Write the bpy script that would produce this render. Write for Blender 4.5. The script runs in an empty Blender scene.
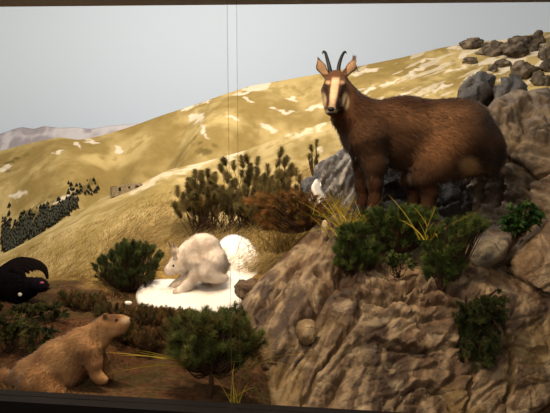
import bpy, math, random
import numpy as np
from mathutils import Vector
rng = np.random.default_rng(7)
random.seed(7)
SC = bpy.context.scene
COL = SC.collection

# ------------------------------------------------------------------ camera, world, lights, exposure
F = 590.0            # focal length in pixels of the 550x413 frame
CZ = 1.5             # eye height
cam = bpy.data.cameras.new('camera'); cam.sensor_width = 36; cam.lens = F / 550 * 36; cam.clip_end = 100
co = bpy.data.objects.new('camera', cam); COL.objects.link(co)
co.location = (0, 0, CZ); co.rotation_euler = (math.pi / 2, 0, 0); SC.camera = co

w = bpy.data.worlds.new('world'); SC.world = w; w.use_nodes = True
w.node_tree.nodes['Background'].inputs[0].default_value = (1.0, 0.93, 0.84, 1)
w.node_tree.nodes['Background'].inputs[1].default_value = 0.12

def area(name, loc, target, size, power, col, sy=None, spread=180):
    l = bpy.data.lights.new(name, 'AREA'); l.energy = power; l.color = col; l.size = size
    l.spread = math.radians(spread)
    if sy: l.shape = 'RECTANGLE'; l.size_y = sy
    o = bpy.data.objects.new(name, l); COL.objects.link(o); o.location = loc
    o.rotation_euler = (Vector(target) - Vector(loc)).to_track_quat('-Z', 'Y').to_euler()
    return o
def spot(name, loc, target, power, col, ang, blend=0.8, rad=0.12):
    l = bpy.data.lights.new(name, 'SPOT'); l.energy = power; l.color = col
    l.spot_size = math.radians(ang); l.spot_blend = blend; l.shadow_soft_size = rad
    o = bpy.data.objects.new(name, l); COL.objects.link(o); o.location = loc
    o.rotation_euler = (Vector(target) - Vector(loc)).to_track_quat('-Z', 'Y').to_euler()
    return o
WARM = (1.0, 0.80, 0.56)
area('backdrop_lamp', (-1.0, 6.2, CZ + 5.0), (0.0, 11.5, CZ + 1.2), 7.0, 650, (1.0, 0.94, 0.87), 1.2)
area('case_lamp', (-0.45, 2.12, CZ + 1.75), (0.0, 3.5, CZ - 0.3), 0.9, 62, WARM, 0.10)
spot('snow_spot', (-0.95, 3.0, CZ + 2.0), (-0.55, 3.75, CZ - 0.5), 150, WARM, 44, 1.0)
spot('hill_spot', (-0.2, 3.6, CZ + 2.3), (-0.75, 5.0, CZ - 0.25), 330, (1.0, 0.88, 0.72), 70, 1.0)
spot('animal_spot', (0.35, 2.35, CZ + 1.9), (0.85, 3.6, CZ + 0.2), 70, WARM, 50, 1.0)

area('front_fill', (-0.6, -1.6, 3.4), (0, 3, 1.5), 2.0, 70, (1.0, 0.9, 0.78))  # unseen fill light added in front, lifts the header and animal fronts

SC.view_settings.view_transform = 'Standard'
SC.view_settings.look = 'None'
SC.view_settings.gamma = 1
SC.view_settings.use_curve_mapping = False
SC.view_settings.exposure = 0.0

# ------------------------------------------------------------------ helpers
def s2l(c):
    c = np.asarray(c, float) / 255.0
    return np.where(c <= 0.04045, c / 12.92, ((c + 0.055) / 1.055) ** 2.4)
def at(x, y, Y):
    return Vector(((x - 275) / F * Y, Y, CZ - (y - 206.5) / F * Y))
def atn(x, y, Y):
    x, y, Y = np.broadcast_arrays(np.asarray(x, float), np.asarray(y, float), np.asarray(Y, float))
    return np.stack([(x - 275) / F * Y, Y, CZ - (y - 206.5) / F * Y], -1)
def topx(P):
    return 275 + P[:, 0] / P[:, 1] * F, 206.5 + (CZ - P[:, 2]) / P[:, 1] * F

def _h(i, j, k, seed):
    n = (i.astype(np.int64) * 374761393 + j.astype(np.int64) * 668265263 + k.astype(np.int64) * 2147483647 + seed * 974711) & 0xFFFFFFFF
    n = ((n ^ (n >> 13)) * 1274126177) & 0xFFFFFFFF
    n = ((n ^ (n >> 16)) * 2246822519) & 0xFFFFFFFF
    return ((n ^ (n >> 15)) & 0xFFFFFF) / float(0xFFFFFF)
def vnoise(P, seed=0):
    P = np.asarray(P, float); I = np.floor(P); f = P - I; f = f * f * f * (f * (f * 6 - 15) + 10)
    i, j, k = I[:, 0], I[:, 1], I[:, 2]; x, y, z = f[:, 0], f[:, 1], f[:, 2]
    r = 0
    for a in (0, 1):
        for b in (0, 1):
            for c in (0, 1):
                r = r + _h(i + a, j + b, k + c, seed) * (x if a else 1 - x) * (y if b else 1 - y) * (z if c else 1 - z)
    return r
def fbm(P, oct=4, seed=0, gain=0.5):
    r, a, t = 0, 1.0, 0
    P = np.asarray(P, float)
    for o in range(oct):
        r = r + a * vnoise(P * 2 ** o + o * 17.3, seed + o); t += a; a *= gain
    return r / t
def ridged(P, oct=4, seed=0):
    r, a, t = 0, 1.0, 0
    P = np.asarray(P, float)
    for o in range(oct):
        r = r + a * (1 - np.abs(2 * vnoise(P * 2 ** o + o * 9.1, seed + o) - 1)); t += a; a *= 0.5
    return r / t
def sstep(a, b, x):
    t = np.clip((x - a) / (b - a), 0, 1); return t * t * (3 - 2 * t)
def mix(a, b, t):
    return np.asarray(a) * (1 - t[:, None]) + np.asarray(b) * t[:, None]

def link(o, parent=None):
    COL.objects.link(o)
    if parent is not None: o.parent = parent
    return o
def mk(name, V, Fc, mat, col=None, parent=None, loc=None, smooth=True, normals=None):
    """numpy verts + faces (array of tris/quads or a list of such arrays) -> one mesh object whose origin is LOC"""
    V = np.asarray(V, float)
    loc = np.zeros(3) if loc is None else np.asarray(loc, float)
    Fs = Fc if isinstance(Fc, list) and np.ndim(Fc[0]) == 2 else [Fc]
    Fs = [np.asarray(f, np.int64) for f in Fs if len(f)]
    me = bpy.data.meshes.new(name)
    me.vertices.add(len(V)); me.vertices.foreach_set('co', (V - loc).astype(np.float32).ravel())
    li = np.concatenate([f.ravel() for f in Fs]); cnt = np.concatenate([np.full(len(f), f.shape[1]) for f in Fs])
    me.loops.add(len(li)); me.loops.foreach_set('vertex_index', li.astype(np.int32))
    me.polygons.add(len(cnt))
    me.polygons.foreach_set('loop_start', (np.cumsum(cnt) - cnt).astype(np.int32))
    me.update(calc_edges=True); me.validate()
    me.polygons.foreach_set('use_smooth', np.full(len(me.polygons), smooth))
    if col is not None:
        a = me.color_attributes.new('Col', 'FLOAT_COLOR', 'POINT')
        c = np.ones((len(V), 4), np.float32); c[:, :3] = col
        a.data.foreach_set('color', c.ravel())
    if normals is not None:
        me.normals_split_custom_set_from_vertices(np.asarray(normals, np.float32))
    me.materials.append(mat)
    o = bpy.data.objects.new(name, me)
    if parent is None: o.location = loc
    return link(o, parent)
def tag(o, label=None, cat=None, group=None, kind=None):
    for k, v in (('label', label), ('category', cat), ('group', group), ('kind', kind)):
        if v: o[k] = v
    return o
def thing(name, loc, label, cat, group=None):
    o = bpy.data.objects.new(name, None); o.location = loc; o.empty_display_size = 0.1
    link(o); return tag(o, label, cat, group)

GROUPS = {'pine_shrub': 'pine shrubs behind the hare', 'evergreen_bush': 'evergreen bushes', 'leafy_plant': 'broad leaved plants', 'heather': 'heather cushions on the soil', 'grass_tuft': 'loose grass tufts', 'boulder': 'dark boulders at the cliff top', 'rock_block': 'rock blocks beside the cliff', 'stone': 'small stones'}
def mat(name, rough=0.9, col=None, attr=False, bump=None, var=None, spec=0.2, sheen=0.0, emis=None, alt=None):
    """Principled material; attr reads the colour attribute; var = (scale, amount) noise brightness; bump = [(scale, strength, distance)]"""
    m = bpy.data.materials.new(name); m.use_nodes = True
    nt = m.node_tree; N = nt.nodes; L = nt.links; b = N['Principled BSDF']
    b.inputs['Roughness'].default_value = rough
    b.inputs['Specular IOR Level'].default_value = spec
    b.inputs['Sheen Weight'].default_value = sheen
    src = None
    if attr:
        a = N.new('ShaderNodeAttribute'); a.attribute_name = 'Col'; src = a.outputs['Color']
    else:
        r = N.new('ShaderNodeRGB'); r.outputs[0].default_value = (*[float(q) for q in col], 1); src = r.outputs[0]
    tc = N.new('ShaderNodeTexCoord')
    if var:
        n = N.new('ShaderNodeTexNoise'); n.inputs['Scale'].default_value = var[0]; n.inputs['Detail'].default_value = 6
        L.new(tc.outputs['Object'], n.inputs['Vector'])
        mr = N.new('ShaderNodeMapRange'); mr.inputs['From Min'].default_value = 0.3; mr.inputs['From Max'].default_value = 0.7
        mr.inputs['To Min'].default_value = 1 - var[1]; mr.inputs['To Max'].default_value = 1 + var[1]
        L.new(n.outputs['Fac'], mr.inputs['Value'])
        mx = N.new('ShaderNodeVectorMath'); mx.operation = 'SCALE'
        L.new(src, mx.inputs[0]); L.new(mr.outputs[0], mx.inputs['Scale']); src = mx.outputs[0]
    L.new(src, b.inputs['Base Color'])
    prev = None
    for sc_, st, di in (bump or []):
        n = N.new('ShaderNodeTexNoise'); n.inputs['Scale'].default_value = sc_; n.inputs['Detail'].default_value = 8
        n.inputs['Roughness'].default_value = 0.6
        L.new(tc.outputs['Object'], n.inputs['Vector'])
        bp = N.new('ShaderNodeBump'); bp.inputs['Strength'].default_value = st; bp.inputs['Distance'].default_value = di
        L.new(n.outputs['Fac'], bp.inputs['Height'])
        if prev is not None: L.new(prev, bp.inputs['Normal'])
        prev = bp.outputs[0]
    if prev is not None: L.new(prev, b.inputs['Normal'])
    return m

M_sky = mat('sky_paint', 1.0, s2l((196, 205, 214)), spec=0.0)
M_hill = mat('hill_paint', 1.0, attr=True, bump=[(26, 0.2, 0.02)], var=(6, 0.06), spec=0.0)
M_soil = mat('soil', 1.0, attr=True, bump=[(60, 0.7, 0.02), (14, 0.5, 0.04)], var=(45, 0.35), spec=0.05)
M_rock = mat('rock', 0.48, attr=True, bump=[(24, 0.6, 0.03), (95, 0.75, 0.012)], var=(20, 0.32), spec=0.5)
M_frock = mat('far_rock', 0.95, attr=True, bump=[(18, 0.5, 0.04)], var=(14, 0.25), spec=0.05)
M_snow = mat('snow', 0.9, s2l((236, 230, 222)), bump=[(40, 0.25, 0.01)], spec=0.1)
M_fur = mat('fur', 0.85, attr=True, spec=0.12, sheen=0.15)
M_skin = mat('pelt', 0.9, attr=True, bump=[(120, 0.4, 0.01)], var=(60, 0.15), spec=0.1)
M_leaf = mat('leaf', 0.7, attr=True, spec=0.2)
_n = M_leaf.node_tree; _t = _n.nodes.new('ShaderNodeBsdfTranslucent'); _m = _n.nodes.new('ShaderNodeMixShader'); _m.inputs[0].default_value = 0.35
_n.links.new(next(q for q in _n.nodes if q.type == 'ATTRIBUTE').outputs['Color'], _t.inputs['Color'])
_n.links.new(_n.nodes['Principled BSDF'].outputs[0], _m.inputs[1]); _n.links.new(_t.outputs[0], _m.inputs[2]); _n.links.new(_m.outputs[0], _n.nodes['Material Output'].inputs[0])
M_bark = mat('bark', 0.95, s2l((70, 50, 36)), bump=[(80, 0.6, 0.01)], var=(60, 0.3))
M_horn = mat('horn', 0.6, s2l((20, 17, 16)), bump=[(150, 0.3, 0.003)], spec=0.4)
M_eye = mat('eye', 0.08, s2l((14, 9, 7)), spec=0.8)
M_black = mat('black_feather', 0.9, attr=True, spec=0.05)
M_frame = mat('frame_paint', 0.7, s2l((20, 12, 9)), bump=[(200, 0.1, 0.001)], spec=0.2)
M_head = mat('header_paint', 0.8, s2l((226, 224, 222)), bump=[(200, 0.1, 0.001)], spec=0.1)
M_stone = mat('hut_stone', 0.95, attr=True, bump=[(60, 0.8, 0.02)], var=(50, 0.3), spec=0.05)

# ------------------------------------------------------------------ interpolation helpers
class TPS:
    def __init__(s, pts, vals, lam=1e-4):
        s.p = np.asarray(pts, float); s.m = s.p.mean(0); s.s = s.p.std()
        p = (s.p - s.m) / s.s; n = len(p)
        A = np.zeros((n + 3, n + 3)); A[:n, :n] = s.k(p, p) + lam * np.eye(n)
        A[:n, n] = 1; A[:n, n + 1:] = p; A[n, :n] = 1; A[n + 1:, :n] = p.T
        s.w = np.linalg.solve(A, np.r_[np.asarray(vals, float), 0, 0, 0]); s.q = p
    @staticmethod
    def k(a, b):
        d2 = ((a[:, None] - b[None]) ** 2).sum(-1)
        return 0.5 * d2 * np.log(d2 + 1e-12)
    def __call__(s, x):
        x = (np.asarray(x, float) - s.m) / s.s; n = len(s.q)
        out = np.empty(len(x))
        for i in range(0, len(x), 20000):
            c = x[i:i + 20000]
            out[i:i + 20000] = s.k(c, s.q) @ s.w[:n] + s.w[n] + c @ s.w[n + 1:]
        return out
def grid_faces(nx, ny):
    i = np.arange(nx * ny).reshape(ny, nx)
    return np.stack([i[:-1, :-1], i[:-1, 1:], i[1:, 1:], i[1:, :-1]], -1).reshape(-1, 4)

# ------------------------------------------------------------------ backdrop wall (curved, plain painted sky)
def build_backdrop():
    prof = []
    for a in np.linspace(0, 1, 60):
        ang = math.pi * (1.08 - 1.16 * a)
        c = math.cos(ang); s_ = math.sin(ang)
        prof.append((8.5 * math.copysign(abs(c) ** 0.6, c), 5.0 + 7.6 * math.copysign(abs(s_) ** 0.6, s_)))
    prof = np.array(prof); V = []
    zs = np.linspace(-0.2, 7.2, 30)
    for z in zs:
        for x, y in prof: V.append((x, y, z))
    o = mk('wall_back', V, grid_faces(60, 30), M_sky); tag(o, kind='structure')
    so = o.modifiers.new('thick', 'SOLIDIFY'); so.thickness = 0.05; so.offset = 1
build_backdrop()
# museum floor below the case
tag(mk('floor', [(-9, -3, 0), (9, -3, 0), (9, 13.2, 0), (-9, 13.2, 0), (-9, -3, -.1), (9, -3, -.1), (9, 13.2, -.1), (-9, 13.2, -.1)],
       [(0, 1, 2, 3), (7, 6, 5, 4), (0, 4, 5, 1), (1, 5, 6, 2), (2, 6, 7, 3), (3, 7, 4, 0)],
       mat('dark_floor', 0.8, s2l((60, 50, 44)), bump=[(50, .2, .002)]), smooth=False), kind='structure')

# ------------------------------------------------------------------ hills
class Hill:
    """height field: crest line at depth Yc falling to a base at depth Yb, seen from the front"""
    def __init__(s, sil, Yc, Yb, base, p=1.1, spurs=(), namp=0.1, nscale=1.0, seed=1):
        sil = np.array(sil, float)
        s.X = (sil[:, 0] - 275) / F * Yc; s.Z = CZ - (sil[:, 1] - 206.5) / F * Yc
        s.Yc, s.Yb, s.p, s.spurs, s.namp, s.ns, s.seed = Yc, Yb, p, spurs, namp, nscale, seed
        b = np.array(base, float)
        s.bX = (b[:, 0] - 275) / F * Yb; s.bZ = CZ - (b[:, 1] - 206.5) / F * Yb
        # smoothed crest table
        s.tx = np.linspace(s.X[0], s.X[-1], 400); tz = np.interp(s.tx, s.X, s.Z)
        k = np.hanning(9); k /= k.sum(); s.tz = np.convolve(np.pad(tz, 4, mode='edge'), k, 'valid')
    def h(s, X, Y):
        zc = np.interp(X, s.tx, s.tz); zb = np.interp(X, s.bX, s.bZ)
        t = np.clip((s.Yc - Y) / (s.Yc - s.Yb), -0.35, 1.0)
        z = np.where(t >= 0, zc - (zc - zb) * np.abs(t) ** s.p, zc - 4.0 * np.abs(t) ** 1.3)
        m = np.sin(np.pi * np.clip(t, 0, 1)) ** 0.8
        for x0, dx, wd, a in s.spurs:
            z = z + a * m * np.exp(-((X - (x0 + dx * t)) / wd) ** 2)
        P = np.stack([X * s.ns, Y * s.ns, 0 * X], -1)
        return z + s.namp * m * (fbm(P.reshape(-1, 3), 5, s.seed).reshape(X.shape) - 0.5) * 2
    def mesh(s, nx, ny):
        x = np.linspace(s.X[0], s.X[-1], nx); y = np.r_[np.linspace(s.Yc + 0.9, s.Yc, 12)[:-1], np.linspace(s.Yc, s.Yb, ny)]
        XX, YY = np.meshgrid(x, y); ZZ = s.h(XX, YY)
        return np.stack([XX, YY, ZZ], -1).reshape(-1, 3), grid_faces(nx, len(y))[:, ::-1]

def patches(px, py, lst):
    """union of soft rotated ellipses given in the frame (cx, cy, rx, ry, angle degrees)"""
    wx = (fbm(np.stack([px / 7, py / 4, 0 * px], -1), 3, 91) - 0.5) * 13; wy = (fbm(np.stack([px / 7, py / 4, 0 * px + 5], -1), 3, 92) - 0.5) * 7
    px, py = px + wx, py + wy
    r = np.zeros(len(px))
    for cx, cy, rx, ry, an in lst:
        a = math.radians(an); dx, dy = px - cx, py - cy
        u = (dx * math.cos(a) + dy * math.sin(a)) / rx; v = (-dx * math.sin(a) + dy * math.cos(a)) / ry
        r = np.maximum(r, 1 - np.sqrt(u * u + v * v))
    return r

# hazy far range
far = Hill([(-120, 128), (-30, 140), (0, 134), (14, 129), (22, 127), (34, 129), (44, 126), (60, 128), (74, 127), (90, 129), (108, 126), (130, 124), (150, 123), (190, 126), (260, 140)],
           11.6, 10.7, [(-120, 230), (260, 230)], 1.0, (), 0.16, 2.2, 3)
V, Fc = far.mesh(300, 60); X_, Y_ = topx(V)
n = ridged(V * [2.2, 2.2, 3.0], 4, 5)
c = mix(s2l((150, 140, 142)), s2l((192, 184, 182)), sstep(0.45, 0.75, n))
tag(mk('mountain_range', V, Fc, M_hill, c), 'hazy lilac grey mountain range low on the skyline at left', 'mountains', kind='structure')

# large ochre ridge
hillA = Hill([(-90, 165), (0, 151), (30, 143), (60, 137), (78, 140), (100, 136), (130, 127), (160, 116), (200, 103), (228, 93), (250, 86), (290, 79), (330, 72), (400, 58), (440, 48), (470, 43), (500, 40), (540, 33), (640, 22)],
             10.5, 7.0, [(-90, 330), (0, 320), (200, 270), (400, 190), (640, 150)], 0.95,
             [(-3.6, 0.8, 0.55, 0.42), (-1.55, -0.5, 0.32, -0.38), (-0.6, -1.0, 0.6, 0.3), (0.7, -0.8, 0.4, -0.22), (-2.6, 0.2, 0.3, -0.25), (2.0, -1.0, 0.7, 0.2)], 0.22, 0.9, 11)
V, Fc = hillA.mesh(720, 260); X_, Y_ = topx(V)
n1 = fbm(V * [1.6, 1.6, 1.6], 5, 21); n2 = fbm(V * [7, 7, 7], 4, 22); n3 = fbm(V * [3, 9, 9], 4, 24)
c = mix(s2l((140, 117, 68)), s2l((180, 156, 102)), sstep(0.35, 0.65, n1))
c = mix(c, s2l((130, 110, 60)), sstep(0.55, 0.72, n2) * 0.5)
snowA = patches(X_, Y_, [(196, 118, 8, 9, 60), (190, 108, 14, 3, -20), (205, 102, 8, 3, -25), (118, 150, 6, 5, 80), (88, 140, 14, 3, 20), (78, 146, 10, 3, 50), (58, 152, 8, 3, -20),
                         (245, 92, 16, 4, -20), (262, 86, 14, 4, -20), (232, 118, 10, 2, 10), (250, 100, 10, 2, 15), (292, 100, 12, 2, 12), (205, 132, 10, 3, 60), (268, 128, 12, 3, 20), (305, 135, 26, 6, -12),
                         (18, 195, 9, 4, -30), (6, 168, 10, 3, -30), (62, 198, 14, 3, -35), (285, 112, 18, 3, 10), (315, 108, 14, 3, -16),
                         (365, 72, 16, 2, -18), (390, 82, 18, 3, -20), (415, 72, 14, 2, -16), (440, 88, 18, 3, -20), (430, 60, 16, 2, -18), (470, 55, 22, 3, -22), (490, 62, 30, 5, -20), (455, 70, 22, 3, -20), (500, 42, 22, 5, -12), (545, 62, 22, 6, -30),
                         (400, 96, 16, 3, -20), (365, 92, 14, 3, -22), (455, 48, 14, 3, -8), (535, 50, 30, 6, -25), (480, 46, 18, 3, -10), (515, 60, 24, 6, -25), (370, 110, 12, 3, -20), (475, 76, 14, 3, -20), (505, 70, 18, 4, -20)])
sn = sstep(0.18, 0.5, snowA + (n3 - 0.5) * 1.3 * (snowA > 0)) * 0.85
streak = sstep(0.60, 0.66, fbm(np.stack([X_ / 16 + Y_ / 30, Y_ / 3.2 + X_ / 9, 0 * X_], -1), 3, 31)) * sstep(330, 370, X_) * 0.55
c = mix(c, s2l((212, 196, 170)), np.maximum(sn, streak))
scrub = sstep(0.0, 0.5, patches(X_, Y_, [(82, 190, 24, 5, -35), (40, 210, 30, 10, -30), (4, 172, 8, 4, 0), (205, 145, 14, 16, 70), (15, 160, 20, 3, -20)])) * sstep(0.42, 0.6, n2)
c = mix(c, s2l((96, 80, 44)), scrub * 0.8)
V0 = V
ridgeA = mk('hill_ridge', V, Fc, M_hill, c); tag(ridgeA, 'long ochre grass ridge with snow flecks forming the skyline', 'hill', kind='structure')

# ------------------------------------------------------------------ ground of the case
gp = [(-60, 402, 2.2), (0, 401, 2.2), (100, 406, 2.2), (200, 410, 2.2), (285, 432, 2.2),
      (-40, 428, 2.0), (240, 436, 2.0), (330, 500, 2.0), (560, 500, 2.0), (330, 470, 2.3), (450, 470, 2.4), (560, 470, 2.4),
      (100, 383, 2.45), (15, 393, 2.35), (150, 360, 2.7), (205, 390, 2.45), (60, 322, 3.1), (130, 328, 3.0), (205, 326, 3.1), (0, 330, 3.0), (0, 303, 3.4), (-80, 310, 3.3),
      (60, 292, 3.6), (120, 297, 3.7), (150, 315, 3.55), (190, 318, 3.45), (215, 324, 3.42), (240, 322, 3.4), (190, 288, 3.85), (240, 284, 3.9), (60, 277, 4.1), (100, 266, 4.3), (150, 256, 4.4), (200, 244, 4.5),
      (250, 230, 4.6), (300, 222, 4.6), (0, 290, 4.3), (-80, 300, 4.3), (400, 230, 4.6), (560, 225, 4.6), (350, 340, 3.2), (450, 340, 3.2), (570, 340, 3.2), (270, 390, 2.7), (400, 430, 2.7), (500, 430, 2.7), (300, 300, 3.6)]
gp = np.array(gp, float); gP = atn(gp[:, 0], gp[:, 1], gp[:, 2])
gT = TPS(gP[:, :2], gP[:, 2], 2e-3)
def gz(X, Y):
    X = np.atleast_1d(np.asarray(X, float)); Y = np.atleast_1d(np.asarray(Y, float))
    P = np.stack([X, Y], -1)
    return gT(P) + (fbm(np.stack([X * 5, Y * 5, 0 * X], -1), 4, 61) - 0.5) * 0.07
x = np.linspace(-3.0, 2.6, 300); y = np.linspace(4.75, 2.0, 180)
XX, YY = np.meshgrid(x, y); Z = gz(XX.ravel(), YY.ravel())
V = np.stack([XX.ravel(), YY.ravel(), Z], -1); X_, Y_ = topx(V)
n1 = fbm(V * [6, 6, 6], 5, 71); n2 = fbm(V * [22, 22, 22], 3, 72)
c = mix(s2l((74, 53, 37)), s2l((104, 77, 53)), sstep(0.35, 0.65, n1))
c = mix(c, s2l((70, 66, 38)), sstep(0.5, 0.65, n2) * 0.6)
c = mix(c, s2l((168, 138, 76)), sstep(3.7, 4.2, V[:, 1] + (n1 - .5) * .5))
c = mix(c, s2l((104, 66, 46)), sstep(0.55, 0.7, fbm(V * [3, 3, 3], 3, 73)) * 0.5 * sstep(3.6, 3.2, V[:, 1]))
bot = V.copy(); nb = len(V); ring = np.r_[np.arange(300), np.arange(1, 180) * 300 + 299, (179 * 300 + np.arange(298, -1, -1)), np.arange(178, 0, -1) * 300]
skirt = V[ring].copy(); skirt[:, 2] = 0.35
nr = len(ring); ii = np.arange(nr); jj = (ii + 1) % nr
sk = np.stack([ring[ii], nb + ii, nb + jj, ring[jj]], -1)
tag(mk('ground', np.r_[V, skirt], [grid_faces(300, 180)[:, ::-1], sk], M_soil, np.r_[c, c[ring]]), kind='structure')

# nearer golden slope
hillB = Hill([(-120, 330), (-40, 285), (0, 262), (20, 246), (60, 222), (100, 199), (140, 184), (168, 170), (200, 163), (240, 152), (290, 134), (325, 122), (380, 116), (470, 120), (640, 125)],
             6.6, 4.25, [(-120, 300), (0, 287), (60, 273), (110, 262), (150, 254), (200, 240), (240, 228), (300, 220), (330, 214), (640, 205)], 1.0,
             [(-1.2, 0.2, 0.35, 0.05), (-0.4, 0.3, 0.3, -0.04)], 0.06, 1.6, 41)
hillB.bX = np.linspace(-3.2, 2.6, 120); hillB.bZ = gz(hillB.bX, np.full(120, 4.25)) - 0.025
V, Fc = hillB.mesh(460, 170); X_, Y_ = topx(V)
n1 = fbm(V * [2.5, 2.5, 2.5], 5, 51); n2 = fbm(V * [14, 9, 9], 4, 52)
c = mix(s2l((158, 136, 84)), s2l((192, 168, 116)), sstep(0.35, 0.65, n1))
c = mix(c, s2l((140, 116, 58)), sstep(0.52, 0.7, n2) * 0.5)
snB = patches(X_, Y_, [(160, 178, 26, 4, -27), (190, 168, 26, 4, -18), (132, 190, 12, 3, -25), (230, 157, 20, 3, -20), (300, 135, 14, 4, -20), (150, 184, 24, 3, -27), (320, 127, 10, 5, -30), (318, 150, 8, 3, -30)])
n3 = fbm(V * [5, 12, 12], 3, 53)
c = mix(c, s2l((222, 206, 172)), sstep(0.1, 0.55, snB + (n3 - 0.5) * 1.5 * (snB > 0)) * 0.75)
tag(mk('hill_slope', V, Fc, M_hill, c), 'nearer golden grass slope rising behind the pine shrubs', 'hill', kind='structure')

def ground_hit(px, py):
    """where the sight line of a frame point meets the ground"""
    Y = np.linspace(2.02, 4.7, 600); P = atn(np.full(600, px), np.full(600, py), Y)
    z = gz(P[:, 0], P[:, 1]); k = np.argmax(P[:, 2] <= z)
    return Vector((P[k, 0], P[k, 1], z[k]))
def hill_hit(H, px, py):
    Y = np.linspace(H.Yb, H.Yc, 1500); P = atn(np.full(1500, px), np.full(1500, py), Y)
    z = H.h(P[:, 0], P[:, 1]); k = np.argmax(P[:, 2] <= z)
    return Vector((P[k, 0], P[k, 1], z[k]))

# ------------------------------------------------------------------ rocks
def smooth_poly(p, it=1):
    p = np.asarray(p, float)
    for _ in range(it):
        q = np.roll(p, -1, 0)
        p = np.stack([p * 0.8 + q * 0.2, p * 0.2 + q * 0.8], 1).reshape(-1, 2)
    return p
def inside(P, poly):
    x, y = P[:, 0], P[:, 1]; r = np.zeros(len(P), bool); q = np.roll(poly, -1, 0)
    for (x1, y1), (x2, y2) in zip(poly, q):
        if y1 == y2: continue
        r ^= ((y1 > y) != (y2 > y)) & (x < (x2 - x1) * (y - y1) / (y2 - y1) + x1)
    return r
def seg_near(P, pts, closed):
    pts = np.asarray(pts, float); best = np.full(len(P), 1e9); near = np.zeros_like(P)
    n = len(pts) if closed else len(pts) - 1
    for i in range(n):
        a, b = pts[i], pts[(i + 1) % len(pts)]; ab = b - a
        t = np.clip(((P - a) @ ab) / (ab @ ab + 1e-9), 0, 1); q = a + t[:, None] * ab
        d = np.hypot(*(P - q).T); m = d < best; best[m] = d[m]; near[m] = q[m]
    return best, near
def vnormals(V, Q):
    a, b, c_, d = (V[Q[:, i]] for i in range(4)); n = np.cross(c_ - a, d - b); N = np.zeros_like(V)
    for i in range(4): np.add.at(N, Q[:, i], n)
    return N / (np.linalg.norm(N, axis=1, keepdims=True) + 1e-12)
def shell(name, poly, ctrl, material, colf, cell=2.0, ext=(0, 0.5, 0), r=10, rd=0.12, disp=None, cracks=(), label=None, cat='rock', jag=2.0, fade=0.25, kind=None, group=None, parent=None):
    """solid with a given outline whose front surface runs through control points of known depth"""
    poly = smooth_poly(poly, 2)
    poly = poly + (np.stack([fbm(np.c_[poly / 9, poly[:, :1] * 0], 2, 5), fbm(np.c_[poly / 9, poly[:, :1] * 0 + 9], 2, 6)], -1) - 0.5) * 2 * jag
    ctrl = np.asarray(ctrl, float); T = TPS(ctrl[:, :2], ctrl[:, 2], 1e-3)
    lo = poly.min(0) - 1; hi = poly.max(0) + 1
    gx = np.arange(lo[0], hi[0], cell); gy = np.arange(lo[1], hi[1], cell)
    XX, YY = np.meshgrid(gx, gy); P = np.stack([XX.ravel(), YY.ravel()], -1)
    ins = inside(P, poly); Q = grid_faces(len(gx), len(gy)); Q = Q[ins[Q].all(1)]
    used = np.unique(Q); mp = -np.ones(len(P), int); mp[used] = np.arange(len(used)); P = P[used]; Q = mp[Q]
    e = np.concatenate([np.stack([Q[:, i], Q[:, (i + 1) % 4]], -1) for i in range(4)])
    key = e[:, 0] * len(P) + e[:, 1]; rev = e[:, 1] * len(P) + e[:, 0]; bd = e[~np.isin(key, rev)]
    bv = np.unique(bd); d, near = seg_near(P, poly, True)
    P[bv] = near[bv]; d[bv] = 0
    Y = T(P)
    q = np.clip(1 - d / r, 0, 1); Y = Y + rd * (1 - np.sqrt(1 - q * q + 1e-9))
    V = atn(P[:, 0], P[:, 1], Y)
    N = vnormals(V, Q)
    if N[:, 1].mean() > 0: Q = Q[:, ::-1]; N = -N; bd = bd[:, ::-1]
    D = np.zeros(len(V))
    if disp is not None: D = D + disp(V, P)
    for pts, wd, dp in cracks:
        wob = (fbm(np.c_[P / 10, 0 * P[:, :1]], 2, 77) - 0.5) * 8
        dd, _ = seg_near(P + wob[:, None], pts, False); D = D - dp * np.exp(-(dd / wd) ** 2)
    V = V + N * (D * (fade + (1 - fade) * sstep(0, 14, d)))[:, None]
    B = V + np.array(ext); nv = len(V)
    B = B.mean(0) + (B - B.mean(0)) * np.array([0.96, 0.3, 0.96])
    sides = np.stack([bd[:, 1], bd[:, 0], bd[:, 0] + nv, bd[:, 1] + nv], -1)
    c = colf(V, P); VV = np.r_[V, B]
    base = VV.mean(0); base[2] = VV[:, 2].min()
    o = mk(name, VV, [Q, Q[:, ::-1] + nv, sides], material, np.r_[c, c], loc=base, parent=parent)
    o['_'] = 0; del o['_']
    tag(o, label, cat, group, kind)
    return o
def greycol(V, P):
    c = rockcol(*GREY, 241, 52, 0.8)(V, P)
    a = math.radians(54); u = V[:, 0] * math.cos(a) + V[:, 2] * math.sin(a); v = -V[:, 0] * math.sin(a) + V[:, 2] * math.cos(a)
    n = fbm(np.stack([u * 5, v * 42, V[:, 1] * 3], -1), 3, 247)
    return mix(c, s2l((186, 178, 168)), sstep(0.58, 0.66, n) * 0.8)
def strata(V, ang, fu, fv, seed, oct=3):
    a = math.radians(ang); u = V[:, 0] * math.cos(a) + V[:, 2] * math.sin(a); v = -V[:, 0] * math.sin(a) + V[:, 2] * math.cos(a)
    wv = fbm(V * 3, 3, seed + 50) * 0.12
    return ridged(np.stack([u * fu, (v + wv) * fv, V[:, 1] * fu], -1), oct, seed)
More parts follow.
